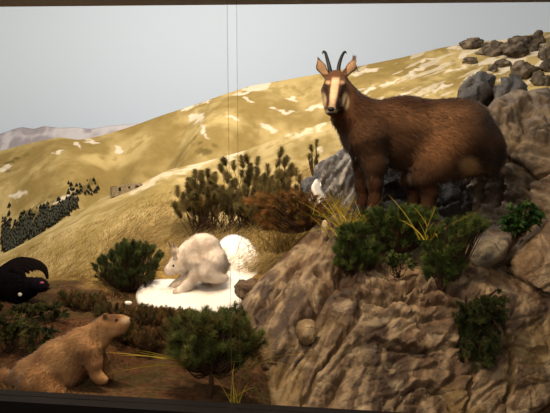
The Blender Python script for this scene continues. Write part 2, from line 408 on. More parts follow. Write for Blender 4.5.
def slabs(V, ang, f, fu, seed, warp=0.10):
    """overlapping strata: each layer has its own height, ramps up across its width and breaks off sharply"""
    a = math.radians(ang); u = V[:, 0] * math.cos(a) + V[:, 2] * math.sin(a); v = -V[:, 0] * math.sin(a) + V[:, 2] * math.cos(a)
    t = (v + (fbm(V * 2.2, 3, seed + 60) - 0.5) * warp * 2) * f; i = np.floor(t); s_ = t - i
    hgt = vnoise(np.stack([u * fu + i * 7.7, i * 3.3 + 0.5, 0 * u], -1), seed)
    return hgt * 0.75 + 0.45 * s_ * (0.4 + hgt) - 0.5 * np.exp(-(s_ / 0.10) ** 2)
def flutes(V, ang, f, fu, seed, warp=0.04):
    """long V-shaped grooves of uneven depth and width running along ANG"""
    a = math.radians(ang); u = V[:, 0] * math.cos(a) + V[:, 2] * math.sin(a); v = -V[:, 0] * math.sin(a) + V[:, 2] * math.cos(a)
    t = (v + (fbm(np.stack([u * 2.5, v * 6, V[:, 1]], -1), 3, seed + 60) - 0.5) * warp * 2) * f; i = np.floor(t); s_ = t - i
    h1 = vnoise(np.stack([u * fu + i * 7.7, i * 3.3 + 0.5, 0 * u], -1), seed); h2 = vnoise(np.stack([u * fu * 2 + i * 5.1, i * 2.9 + 0.5, 0 * u], -1), seed + 1)
    c = 0.3 + 0.4 * h1; w_ = 0.07 + 0.11 * h2
    return 0.35 * h1 - sstep(0.25, 0.75, h2) * np.exp(-np.abs((s_ - c) / w_) ** 1.4)
def facets(V, size, seed, tilt=0.5):
    """broken planes: nearest random cell, each with its own slope"""
    g = np.random.default_rng(seed); lo, hi = V.min(0), V.max(0); k = int(min(160, max(6, np.prod((hi - lo)[[0, 2]]) / size ** 2)))
    c = lo + (hi - lo) * g.random((k, 3)); c[:, 1] = lo[1] + (hi[1] - lo[1]) * g.random(k); gr = g.normal(size=(k, 3)) * tilt; off = g.normal(size=k) * size * 0.12
    W_ = V + (np.stack([fbm(V * 5, 3, seed + q) for q in (1, 2, 3)], -1) - 0.5) * size * 0.5
    out = np.zeros(len(V))
    for i in range(0, len(V), 20000):
        w_ = W_[i:i + 20000]; d = ((w_[:, None] - c[None]) * [1, 0.5, 1]); j = (d ** 2).sum(-1).argmin(1)
        out[i:i + 20000] = np.clip(((w_ - c[j]) * gr[j]).sum(1), -size * .3, size * .3) + off[j]
    return out
def rockcol(dark, mid, light, seed, ang=30, amt=1.0):
    dark, mid, light = s2l(dark), s2l(mid), s2l(light)
    def f(V, P):
        n1 = fbm(V * 4, 5, seed); n2 = strata(V, ang, 3, 16, seed + 3); n3 = fbm(V * 17, 4, seed + 7)
        c = mix(dark, mid, sstep(0.3, 0.6, n1))
        c = mix(c, light, sstep(0.62, 0.9, n2) * amt * 0.8)
        return mix(c, dark * 0.75, sstep(0.56, 0.7, n3) * 0.5)
    return f
def rockdisp(ang, fu, fv, a1, a2, seed):
    return lambda V, P: a1 * (slabs(V, ang, fv, fu, seed) - 0.4) + 0.6 * facets(V, 0.14, seed + 30, 0.4) + a2 * (fbm(V * 3.2, 4, seed + 9) - 0.5) + 0.35 * a1 * (ridged(V * 14, 3, seed + 4) - 0.6) + 0.03 * (np.floor(fbm(V * 2.6, 2, seed + 20) * 9) / 9 - 0.5)

BROWN = ((92, 70, 50), (134, 106, 78), (178, 152, 120))
# main foreground slab: standing bank on top, ledge, then the front face
def slab_disp(V, P):
    left = sstep(350, 300, P[:, 0] + (P[:, 1] - 330) * 0.35)
    d1 = 0.070 * flutes(V, 53, 6, 1.0, 101, 0.05) + 0.050 * flutes(V, 51, 13, 1.6, 102, 0.03) + 0.022 * flutes(V, 56, 30, 3.0, 103, 0.02)
    d2 = 0.020 * (slabs(V, 5, 6, 0.6, 111, 0.25) - 0.4) + 0.032 * flutes(V, 47, 5, 1.2, 114, 0.12) + 0.022 * flutes(V, 30, 12, 2.5, 116, 0.12) + 0.014 * flutes(V, 4, 20, 3, 117, 0.1) + 0.20 * facets(V, 0.34, 113, 0.25) + 0.18 * facets(V, 0.09, 115, 0.25)
    for pts, hh in (([(338, 279), (372, 286), (420, 284), (462, 290)], 0.05), ([(350, 298), (400, 298), (455, 301)], 0.035), ([(316, 276), (345, 282), (372, 280)], 0.03), ([(385, 316), (420, 312), (450, 318)], 0.02), ([(395, 392), (425, 382), (450, 400)], 0.03), ([(480, 350), (520, 344), (555, 350)], 0.03), ([(340, 345), (380, 338), (430, 348)], 0.022)):
        pts = np.array(pts, float); yl = np.interp(P[:, 0], pts[:, 0], pts[:, 1]) + (fbm(np.c_[P[:, :1] / 9, 0 * P], 3, 150) - 0.5) * 9
        m = sstep(pts[0, 0], pts[0, 0] + 14, P[:, 0]) * sstep(pts[-1, 0], pts[-1, 0] - 14, P[:, 0]); ab = yl - P[:, 1]
        d2 = d2 + m * hh * (np.exp(-np.clip(ab, 0, 99) / 9) * sstep(-1.5, 0.5, ab) - 0.7 * np.exp(-((ab + 3) / 2.2) ** 2))
    return d1 * left + d2 * (1 - left) + 0.11 * (fbm(V * 2.2, 3, 121) - 0.5) + 0.022 * (ridged(V * 11, 5, 131) - 0.6)
def slab_col(V, P):
    c = rockcol((74, 54, 38), (110, 84, 60), (172, 146, 112), 201, 50)(V, P)
    c = mix(c, s2l((188, 166, 134)), sstep(0.60, 0.74, fbm(V * [9, 9, 16], 4, 209)) * 0.6)
    n = fbm(V * 7, 4, 205)
    c = mix(c, s2l((150, 122, 70)), sstep(0.5, 0.64, fbm(V * 3.5, 4, 207)) * sstep(300, 340, P[:, 1]) * 0.5)      # ochre lichen stain
    c = mix(c, s2l((76, 56, 38)), sstep(262, 244, P[:, 1] + (n - 0.5) * 30) * sstep(318, 345, P[:, 0]) * 0.9)     # soil on the bank
    return c
shell('rock_slab',
      [(298, 244), (312, 226), (330, 212), (350, 207), (400, 208), (450, 212), (475, 245), (505, 280), (562, 290), (562, 432), (272, 432), (268, 392), (260, 355), (243, 318), (243, 298), (264, 274)],
      [(298, 244, 3.55), (330, 212, 3.75), (400, 208, 3.82), (450, 212, 3.8), (264, 274, 3.4), (243, 300, 3.25), (250, 335, 3.0), (268, 385, 2.62), (275, 430, 2.42), (330, 240, 3.5), (345, 262, 3.32), (400, 255, 3.36), (450, 262, 3.32),
       (310, 285, 3.2), (330, 285, 3.14), (400, 284, 3.06), (460, 288, 3.04), (555, 295, 3.1), (300, 335, 2.86), (360, 320, 2.92), (430, 320, 2.9), (500, 330, 2.9), (560, 340, 2.9), (300, 430, 2.42), (400, 430, 2.5), (480, 430, 2.6), (560, 430, 2.65), (380, 375, 2.72), (460, 375, 2.78)],
      M_rock, slab_col, 1.0, (0, 0.55, -0.1), 10, 0.1, slab_disp,
      [([(316, 274), (345, 283), (378, 289), (420, 286), (462, 293)], 2.2, 0.06), ([(338, 298), (372, 301), (410, 299), (455, 303)], 1.6, 0.05), ([(345, 262), (318, 300), (288, 345), (268, 372)], 2.2, 0.07), ([(362, 305), (340, 345), (312, 380), (300, 412)], 2.0, 0.05),
       ([(298, 262), (275, 295), (256, 325)], 1.8, 0.05), ([(312, 262), (288, 300), (266, 335)], 1.6, 0.045), ([(470, 300), (462, 340), (470, 380), (462, 420)], 2.2, 0.06), ([(380, 345), (420, 350), (460, 345)], 1.8, 0.035), ([(505, 300), (512, 350), (505, 420)], 2.2, 0.06), ([(395, 412), (405, 392), (430, 386), (446, 400), (452, 420)], 2.0, 0.05)],
      'large layered brown rock slab filling the lower right corner')
shell('rock_cliff',
      [(486, 114), (497, 96), (520, 87), (562, 86), (562, 300), (505, 292), (480, 275), (455, 248), (446, 214), (440, 196), (462, 172), (488, 142)],
      [(486, 114, 3.95), (520, 88, 4.15), (560, 88, 4.1), (520, 120, 3.85), (560, 130, 3.75), (500, 165, 3.85), (530, 185, 3.7), (445, 205, 3.98), (470, 235, 3.75), (560, 220, 3.55), (520, 240, 3.6), (505, 290, 3.4), (560, 298, 3.35), (470, 180, 3.98)],
      M_rock, rockcol((88, 72, 56), (130, 108, 84), (172, 150, 122), 211, -20), 1.5, (0, 0.6, -0.05), 9, 0.12,
      lambda V, P: 0.10 * (fbm(V * 3.0, 4, 141) - 0.5) + 0.03 * (slabs(V, -26, 5, 0.8, 143, 0.2) - 0.4) + 0.4 * facets(V, 0.34, 145, 0.3) + 0.25 * facets(V, 0.12, 148, 0.3) + 0.05 * flutes(V, 60, 6, 1.2, 146, 0.1) + 0.025 * flutes(V, -20, 11, 2, 149, 0.1) + 0.035 * (ridged(V * 10, 5, 147) - 0.6),
      [([(488, 130), (500, 150), (506, 175), (498, 205)], 3.0, 0.1), ([(503, 158), (520, 166), (532, 178), (548, 170), (562, 160)], 2.2, 0.07), ([(527, 178), (531, 205), (528, 235), (507, 258)], 2.2, 0.08), ([(545, 215), (535, 245), (512, 262)], 2.0, 0.05),
       ([(478, 160), (470, 185), (458, 212)], 1.6, 0.05), ([(490, 160), (484, 190), (472, 220)], 1.6, 0.045), ([(500, 112), (530, 122), (560, 118)], 1.6, 0.03), ([(506, 200), (518, 205), (528, 203)], 1.6, 0.04)],
      'tall weathered cliff of brown rock behind the rump of the chamois')
shell('rock_block', [(466, 250), (476, 240), (503, 236), (513, 240), (504, 262), (492, 276), (470, 268)],
      [(470, 245, 3.42), (508, 240, 3.4), (490, 255, 3.26), (470, 266, 3.3), (492, 275, 3.3)], M_rock, rockcol((82, 72, 60), (122, 108, 90), (160, 146, 124), 221, 12), 1.5, (0, 0.35, 0), 7, 0.1,
      rockdisp(10, 2, 12, 0.03, 0.05, 151), (), 'grey angular rock block wedged below the leafy plant on the cliff')
shell('rock_block', [(512, 258), (533, 238), (545, 214), (562, 206), (562, 318), (540, 312), (518, 300), (509, 282)],
      [(512, 258, 3.3), (545, 216, 3.4), (560, 210, 3.38), (535, 265, 3.12), (560, 260, 3.1), (515, 296, 3.14), (560, 315, 3.08)], M_rock, rockcol(*BROWN, 231, 65), 1.5, (0, 0.4, 0), 9, 0.12,
      rockdisp(62, 2, 9, 0.04, 0.08, 161), (), 'upright brown rock block at the right edge of the frame')
GREY = ((40, 35, 32), (64, 57, 52), (118, 107, 97))
shell('rock_outcrop', [(302, 206), (298, 186), (310, 175), (316, 164), (324, 157), (333, 159), (342, 151), (356, 152), (366, 154), (374, 165), (378, 190), (380, 224), (330, 224)],
      [(302, 200, 4.2), (316, 166, 4.45), (345, 153, 4.55), (375, 152, 4.6), (430, 190, 4.5), (340, 190, 4.15), (380, 195, 4.15), (330, 222, 4.0), (435, 220, 4.1)], M_rock, greycol, 1.25, (0, 0.5, -0.1), 6, 0.1,
      lambda V, P: 0.09 * flutes(V, 54, 7, 1.0, 171, 0.05) + 0.05 * flutes(V, 52, 16, 1.6, 174, 0.03) + 0.05 * (slabs(V, 54, 10, 1, 176) - .4) + 0.2 * facets(V, 0.2, 175, 0.4) + 0.03 * (fbm(V * 5, 4, 172) - 0.5) + 0.03 * (ridged(V * 13, 3, 173) - 0.6),
      [([(325, 160), (312, 178), (303, 196)], 1.4, 0.06), ([(343, 154), (330, 172), (316, 192)], 1.4, 0.06), ([(360, 155), (346, 178), (334, 200)], 1.6, 0.07)],
      'dark grey streaked rock outcrop under the neck of the chamois', jag=3.0)
shell('shade_bank', [(352, 226), (356, 196), (366, 172), (384, 160), (410, 158), (440, 162), (468, 168), (480, 185), (470, 230), (400, 236)],  # added bank, its colour darkened to give the shade under the chamois belly
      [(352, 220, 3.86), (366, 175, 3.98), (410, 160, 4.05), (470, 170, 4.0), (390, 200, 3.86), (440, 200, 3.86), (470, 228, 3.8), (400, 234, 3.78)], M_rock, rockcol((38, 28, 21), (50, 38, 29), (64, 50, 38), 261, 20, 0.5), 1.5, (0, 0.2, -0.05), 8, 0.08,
      rockdisp(20, 1.0, 5, 0.025, 0.10, 265), (), 'added bank behind the legs of the chamois, coloured dark as belly shade')
DG = ((52, 45, 40), (84, 75, 66), (132, 120, 106))
for poly, ctrl, lab in (
    ([(457, 102), (461, 88), (468, 80), (480, 75), (491, 78), (489, 92), (487, 114), (472, 116), (459, 110)], [(458, 100, 4.75), (480, 76, 4.85), (490, 80, 4.8), (474, 96, 4.6), (485, 112, 4.6), (462, 110, 4.7)], 'dark rounded boulder rising just behind the back of the chamois'),
    ([(487, 98), (492, 86), (503, 79), (518, 77), (523, 85), (521, 94), (504, 104), (490, 106)], [(488, 98, 4.65), (505, 80, 4.75), (520, 82, 4.7), (505, 92, 4.5), (492, 105, 4.55)], 'grey boulder lying on the top edge of the cliff')):
    shell('boulder', poly, ctrl, M_rock, rockcol(*DG, 251, 60), 1.25, (0, 0.35, -0.35), 6, 0.16, lambda V, P: 0.9 * facets(V, 0.10, 183, 0.6) + 0.05 * flutes(V, 62, 9, 2, 181, 0.06) + 0.06 * (fbm(V * 6, 4, 182) - 0.5) + 0.03 * (ridged(V * 13, 4, 184) - 0.6), (), lab, 'boulder', jag=3.0, fade=0.85)

# loose boulders on the far ridge
def blob_rock(name, c, rad, material, colf, seed, label, cat='boulder', amp=0.5, group=None, sub=4):
    import bmesh
    bm = bmesh.new(); bmesh.ops.create_icosphere(bm, subdivisions=sub, radius=1.0)
    V = np.array([v.co[:] for v in bm.verts]); Fa = np.array([[v.index for v in f.verts] for f in bm.faces]); bm.free()
    n = fbm(V * 1.3 + seed * 3.1, 4, seed) - 0.5; q = np.floor(fbm(V * 1.8 + seed, 2, seed + 1) * 6) / 6 - 0.5
    V = V * (1 + amp * (n * 1.2 + q * 0.5 + 0.35 * (ridged(V * 2.2 + seed, 3, seed + 5) - 0.6)) + amp * 1.2 * facets(V, 0.55, seed + 6, 0.5))[:, None]
    V = V * np.asarray(rad) + np.asarray(c)
    base = np.array(c, float); base[2] = V[:, 2].min()
    return tag(mk(name, V, Fa, material, colf(V, None), loc=base), label, cat, group)
BO = [(472, 44, 13, 5, 'flat dark boulder at the left end of the ridge-top row'), (494, 49, 14, 7, 'long dark boulder second along the ridge-top row'), (523, 45, 17, 9, 'largest dark boulder on the ridge top, with a peak'), (536, 39, 9, 7, 'steep dark boulder at the highest point of the ridge top'),
      (516, 50, 16, 8, 'brown boulder just below the peaked ridge-top boulder'), (522, 70, 15, 9, 'brown mossy boulder on the slope above the cliff boulders'), (541, 79, 10, 8, 'dark pointed boulder right above the cliff top'), (548, 66, 9, 6, 'small brown boulder above the pointed boulder at the right edge'),
      (546, 53, 8, 9, 'boulder cut by the right edge of the frame below the ridge top'), (503, 63, 9, 4, 'small low boulder in the snow streaks above the cliff'), (470, 60, 9, 4, 'small low boulder in the grass under the leftmost ridge-top boulder'), (493, 68, 5, 4, 'tiny dark boulder beside the mossy boulder on the slope')]
for k, (bx, by, rx, ry, lab) in enumerate(BO):
    p = hill_hit(hillA, bx, by + ry * 0.6) if by + ry * .6 > 38 else at(bx, by, 10.4)
    s_ = p.y / F
    blob_rock('ridge_boulder', (p.x, p.y, p.z + ry * s_ * 0.4), (rx * s_ * 0.85, rx * s_ * 0.7, ry * s_ * 1.15), M_frock, rockcol((60, 52, 44), (88, 76, 62), (128, 112, 92), 300 + k, 35), 310 + k, lab, amp=0.75, group='boulders on the ridge')
p = at(247, 289, 3.42)
blob_rock('stone', p, (0.068, 0.06, 0.062), M_rock, rockcol(*BROWN, 330, 40), 331, 'small rough brown stone leaning on the snow beside the rock slab', 'stone')
p = at(307, 331, 2.86)
blob_rock('stone', p, (0.052, 0.075, 0.062), M_rock, rockcol((120, 96, 66), (150, 122, 86), (186, 160, 122), 340, 60), 341, 'smooth pale rounded stone set in the face of the rock slab', 'stone', 0.22)
p = at(325, 229, 3.46)
blob_rock('stone', p, (0.022, 0.04, 0.055), M_rock, rockcol((190, 160, 110), (205, 178, 130), (220, 198, 160), 345, 60), 346, 'small pale pointed stone poking out below the dry brown tuft', 'stone', 0.25, sub=3)

# ------------------------------------------------------------------ snow
def snowcol(V, P): return np.tile(s2l((236, 230, 222)), (len(V), 1))
shell('snow_patch', [(134, 297), (139, 286), (150, 281), (168, 278), (190, 281), (206, 279), (212, 258), (219, 239), (232, 233), (246, 236), (256, 247), (264, 262), (266, 272), (252, 281), (246, 290), (241, 303), (238, 317), (216, 318), (196, 313), (170, 311), (150, 311), (137, 304)],
      [(134, 298, 3.66), (150, 282, 3.88), (168, 279, 3.93), (206, 280, 3.94), (219, 240, 4.22), (232, 234, 4.28), (256, 248, 4.2), (266, 270, 4.05), (240, 270, 4.0), (230, 255, 4.08), (250, 282, 3.88), (240, 305, 3.5), (238, 317, 3.44), (190, 311, 3.5), (150, 309, 3.55), (190, 296, 3.66), (215, 297, 3.64), (160, 296, 3.68), (215, 284, 3.86)],
      M_snow, snowcol, 1.5, (0, 0.05, -0.16), 5, 0.05, lambda V, P: 0.03 * (fbm(V * 7, 4, 401) - 0.5), (), 'white patch of snow under and behind the white hare', 'snow patch', jag=1.5)
shell('snow_strip', [(316, 178), (320, 181), (322, 190), (329, 199), (328, 211), (321, 210), (316, 198), (311, 188), (313, 182)], [(316, 180, 4.02), (325, 205, 3.78), (320, 192, 3.9)], M_snow, snowcol, 1.0, (0, 0.06, -0.05), 3, 0.04,
      lambda V, P: 0.02 * (fbm(V * 9, 3, 402) - 0.5), (), 'narrow strip of snow running down beside the dark grey outcrop', 'snow patch', jag=1.0)
p = at(128, 303, 3.58)
blob_rock('snow_lump', p, (0.024, 0.02, 0.013), M_snow, lambda V, P: snowcol(V, P), 403, 'small loose lump of snow on the soil left of the snow patch', 'snow', 0.3, sub=3)

# ------------------------------------------------------------------ SDF bodies
def surface_nets(f, org, h):
    s = f < 0; nx, ny, nz = f.shape
    acc = np.zeros((nx - 1, ny - 1, nz - 1, 3)); cnt = np.zeros((nx - 1, ny - 1, nz - 1))
    C = [(a, b, c) for a in (0, 1) for b in (0, 1) for c in (0, 1)]
    sl = lambda A, o: A[o[0]:nx - 1 + o[0], o[1]:ny - 1 + o[1], o[2]:nz - 1 + o[2]]
    for a in C:
        for ax in range(3):
            if a[ax]: continue
            b = list(a); b[ax] = 1
            fa, fb = sl(f, a), sl(f, b); m = (fa < 0) != (fb < 0)
            t = np.where(m, fa / np.where(m, fa - fb, 1), 0)
            for k in range(3): acc[..., k] += m * (a[k] + (t if k == ax else 0))
            cnt += m
    act = cnt > 0; idx = -np.ones(act.shape, int); idx[act] = np.arange(act.sum())
    V = (acc[act] / cnt[act][:, None] + np.argwhere(act)) * h + org
    Q = []
    for ax in range(3):
        o1, o2 = [(1, 2), (2, 0), (0, 1)][ax]
        n = [nx, ny, nz]; sa = [slice(1, n[k] - 1) for k in range(3)]; sa[ax] = slice(0, n[ax] - 1); sb = list(sa); sb[ax] = slice(1, n[ax])
        A, B = s[tuple(sa)], s[tuple(sb)]
        for flip, m in ((False, A & ~B), (True, ~A & B)):
            g = np.argwhere(m) + np.array([0 if k == ax else 1 for k in range(3)])
            if not len(g): continue
            def cell(d1, d2):
                q = g.copy(); q[:, o1] -= d1; q[:, o2] -= d2; return idx[q[:, 0], q[:, 1], q[:, 2]]
            quad = np.stack([cell(1, 1), cell(0, 1), cell(0, 0), cell(1, 0)], -1)
            Q.append(quad[:, ::-1] if flip else quad)
    return V, np.concatenate(Q)
def body_mesh(prims, h, k):
    """prims: (a, b, ra, rb, yscale) tapered capsules, world units; smooth union"""
    A = np.array([p_[0] for p_ in prims]); B = np.array([p_[1] for p_ in prims]); R = np.array([max(p_[2], p_[3]) for p_ in prims])[:, None]
    lo = np.minimum(A - R, B - R).min(0) - 4 * h; hi = np.maximum(A + R, B + R).max(0) + 4 * h
    n = np.ceil((hi - lo) / h).astype(int) + 1
    G = np.stack(np.meshgrid(*[lo[i] + np.arange(n[i]) * h for i in range(3)], indexing='ij'), -1).reshape(-1, 3)
    d = None
    for a, b, ra, rb, ys, kk in prims:
        a = np.array(a); b = np.array(b); ab = b - a; sc = np.array([1, 1 / ys, 1])
        q = (G - a) * sc; e = ab * sc; t = np.clip(q @ e / (e @ e + 1e-12), 0, 1)
        di = np.linalg.norm(q - t[:, None] * e, axis=1) - (ra + (rb - ra) * t)
        if d is None: d = di
        else:
            K = k if kk is None else kk
            hh = np.clip(0.5 + 0.5 * (d - di) / K, 0, 1); d = d * (1 - hh) + di * hh - K * hh * (1 - hh)
    return surface_nets(d.reshape(n), lo, h)
class Frame:
    """works in frame pixels on the plane at depth Y: (x, y, dy metres, radius px)"""
    def __init__(s, Y): s.Y = Y; s.u = Y / F; s.pr = []
    def P(s, x, y, dy=0): return np.array([(x - 275) / F * (s.Y + dy), s.Y + dy, CZ - (y - 206.5) / F * (s.Y + dy)])
    def cap(s, *pts, ys=1.0, k=None):
        for a, b in zip(pts, pts[1:]):
            s.pr.append((s.P(*a[:3]), s.P(*b[:3]), a[3] * s.u, b[3] * s.u, ys, k))
    def xy(s, V): return (*topx(V), V[:, 1] - s.Y)
def tri_samples(V, Q, n, wf=None):
    T = np.r_[Q[:, [0, 1, 2]], Q[:, [0, 2, 3]]]; a, b, c_ = V[T[:, 0]], V[T[:, 1]], V[T[:, 2]]
    nn = np.cross(b - a, c_ - a); ar = np.linalg.norm(nn, axis=1)
    if wf is not None: ar = ar * wf[T].mean(1)
    i = rng.choice(len(T), n, p=ar / ar.sum()); u, v = rng.random(n), rng.random(n); m = u + v > 1; u[m], v[m] = 1 - u[m], 1 - v[m]
    wts = np.stack([1 - u - v, u, v], -1)
    return T[i], wts
def strips(P0, D, L, W, bend, nseg=1, side=None, prof=None):
    """ribbons: n blades, each nseg segments, tapering to the tip"""
    n = len(P0); ts = np.linspace(0, 1, nseg + 1)
    if side is None:
        side = np.cross(D, rng.normal(size=(n, 3))); side /= np.linalg.norm(side, axis=1, keepdims=True) + 1e-9
    rows = []
    for t in ts[:-1]:
        c_ = P0 + D * (L * t)[:, None] + bend * (L * t * t)[:, None]
        wv = side * (W * (prof(t) if prof else (1 - t * 0.7)))[:, None] * 0.5
        rows += [c_ - wv, c_ + wv]
    tip = P0 + D * L[:, None] + bend * L[:, None]
    R = np.stack(rows + [tip], 1); k = R.shape[1]; V = R.reshape(-1, 3); b0 = np.arange(n) * k
    quads = [np.stack([b0 + 2 * j, b0 + 2 * j + 1, b0 + 2 * j + 3, b0 + 2 * j + 2], -1) for j in range(nseg - 1)]
    tris = np.stack([b0 + k - 3, b0 + k - 2, b0 + k - 1], -1)
    return V, ([np.concatenate(quads)] if quads else []) + [tris], k
def fur(name, V, Q, N, cv, n, L, W, comb, lift, parent, loc, wf=None, lenf=None, var=0.18, mt=None):
    T, wts = tri_samples(V, Q, n, wf); g = lambda A: (A[T] * wts[..., None]).sum(1)
    p, nn, cc = g(V), g(N), g(cv); nn /= np.linalg.norm(nn, axis=1, keepdims=True)
    cb = comb(p) if callable(comb) else np.tile(comb, (n, 1))
    cb = cb - nn * (cb * nn).sum(1, keepdims=True)
    D = nn * lift + cb * 1.0 + rng.normal(size=(n, 3)) * 0.22; D /= np.linalg.norm(D, axis=1, keepdims=True)
    ln = L * rng.uniform(0.6, 1.3, n)
    if lenf is not None: ln = ln * lenf(p)
    sd = np.cross(D, nn + rng.normal(size=(n, 3)) * 0.25); sd /= np.linalg.norm(sd, axis=1, keepdims=True) + 1e-9
    vv, ff, k = strips(p - nn * 0.002, D, ln, W * np.ones(n), np.array([0, 0, -0.15]) * np.ones((n, 3)), 2, sd)
    cl = np.repeat(cc * rng.uniform(1 - var, 1 + var, n)[:, None], k, 0)
    nr = np.repeat(nn * 0.8 + D * 0.2, k, 0); nr /= np.linalg.norm(nr, axis=1, keepdims=True)
    return mk(name, vv, ff, mt or M_fur, cl, parent, loc, normals=nr)
def ball(name, c, rad, material, parent, loc, col=None):
    import bmesh
    bm = bmesh.new(); bmesh.ops.create_uvsphere(bm, u_segments=16, v_segments=10, radius=1)
    V = np.array([v.co[:] for v in bm.verts]) * np.asarray(rad) + np.asarray(c)
    quads = np.array([[v.index for v in f.verts] for f in bm.faces if len(f.verts) == 4]); tris = np.array([[v.index for v in f.verts] for f in bm.faces if len(f.verts) == 3]); bm.free()
    return mk(name, V, [quads, tris], material, None if col is None else np.tile(col, (len(V), 1)), parent, loc)
def tube(pts, radii, seg=10, nsub=4):
    """smooth tapered tube through points -> V, [quads]"""
    pts = np.array(pts, float); radii = np.array(radii, float); n = len(pts)
    t = np.linspace(0, n - 1, (n - 1) * nsub + 1); out = []
    for x_ in t:
        i = min(int(x_), n - 2); f = x_ - i; p0, p1, p2, p3 = pts[max(i - 1, 0)], pts[i], pts[i + 1], pts[min(i + 2, n - 1)]
        out.append(0.5 * (2 * p1 + (p2 - p0) * f + (2 * p0 - 5 * p1 + 4 * p2 - p3) * f ** 2 + (3 * p1 - p0 - 3 * p2 + p3) * f ** 3))
    C = np.array(out); R = np.interp(t, np.arange(n), radii); d = np.gradient(C, axis=0); d /= np.linalg.norm(d, axis=1, keepdims=True) + 1e-12
    ref = np.array([0.3, 1, 0.2]); a = np.cross(d, ref); a /= np.linalg.norm(a, axis=1, keepdims=True) + 1e-12; b = np.cross(d, a)
    th = np.linspace(0, 2 * np.pi, seg, endpoint=False)
    V = (C[:, None] + R[:, None, None] * (np.cos(th)[None, :, None] * a[:, None] + np.sin(th)[None, :, None] * b[:, None])).reshape(-1, 3)
    m = len(C); i = np.arange(m * seg).reshape(m, seg); j = np.roll(i, -1, 1)
    Q = np.stack([i[:-1], j[:-1], j[1:], i[1:]], -1).reshape(-1, 4)
    caps = [np.array([i[0][::-1]]), np.array([i[-1]])]
    return V, Q, caps

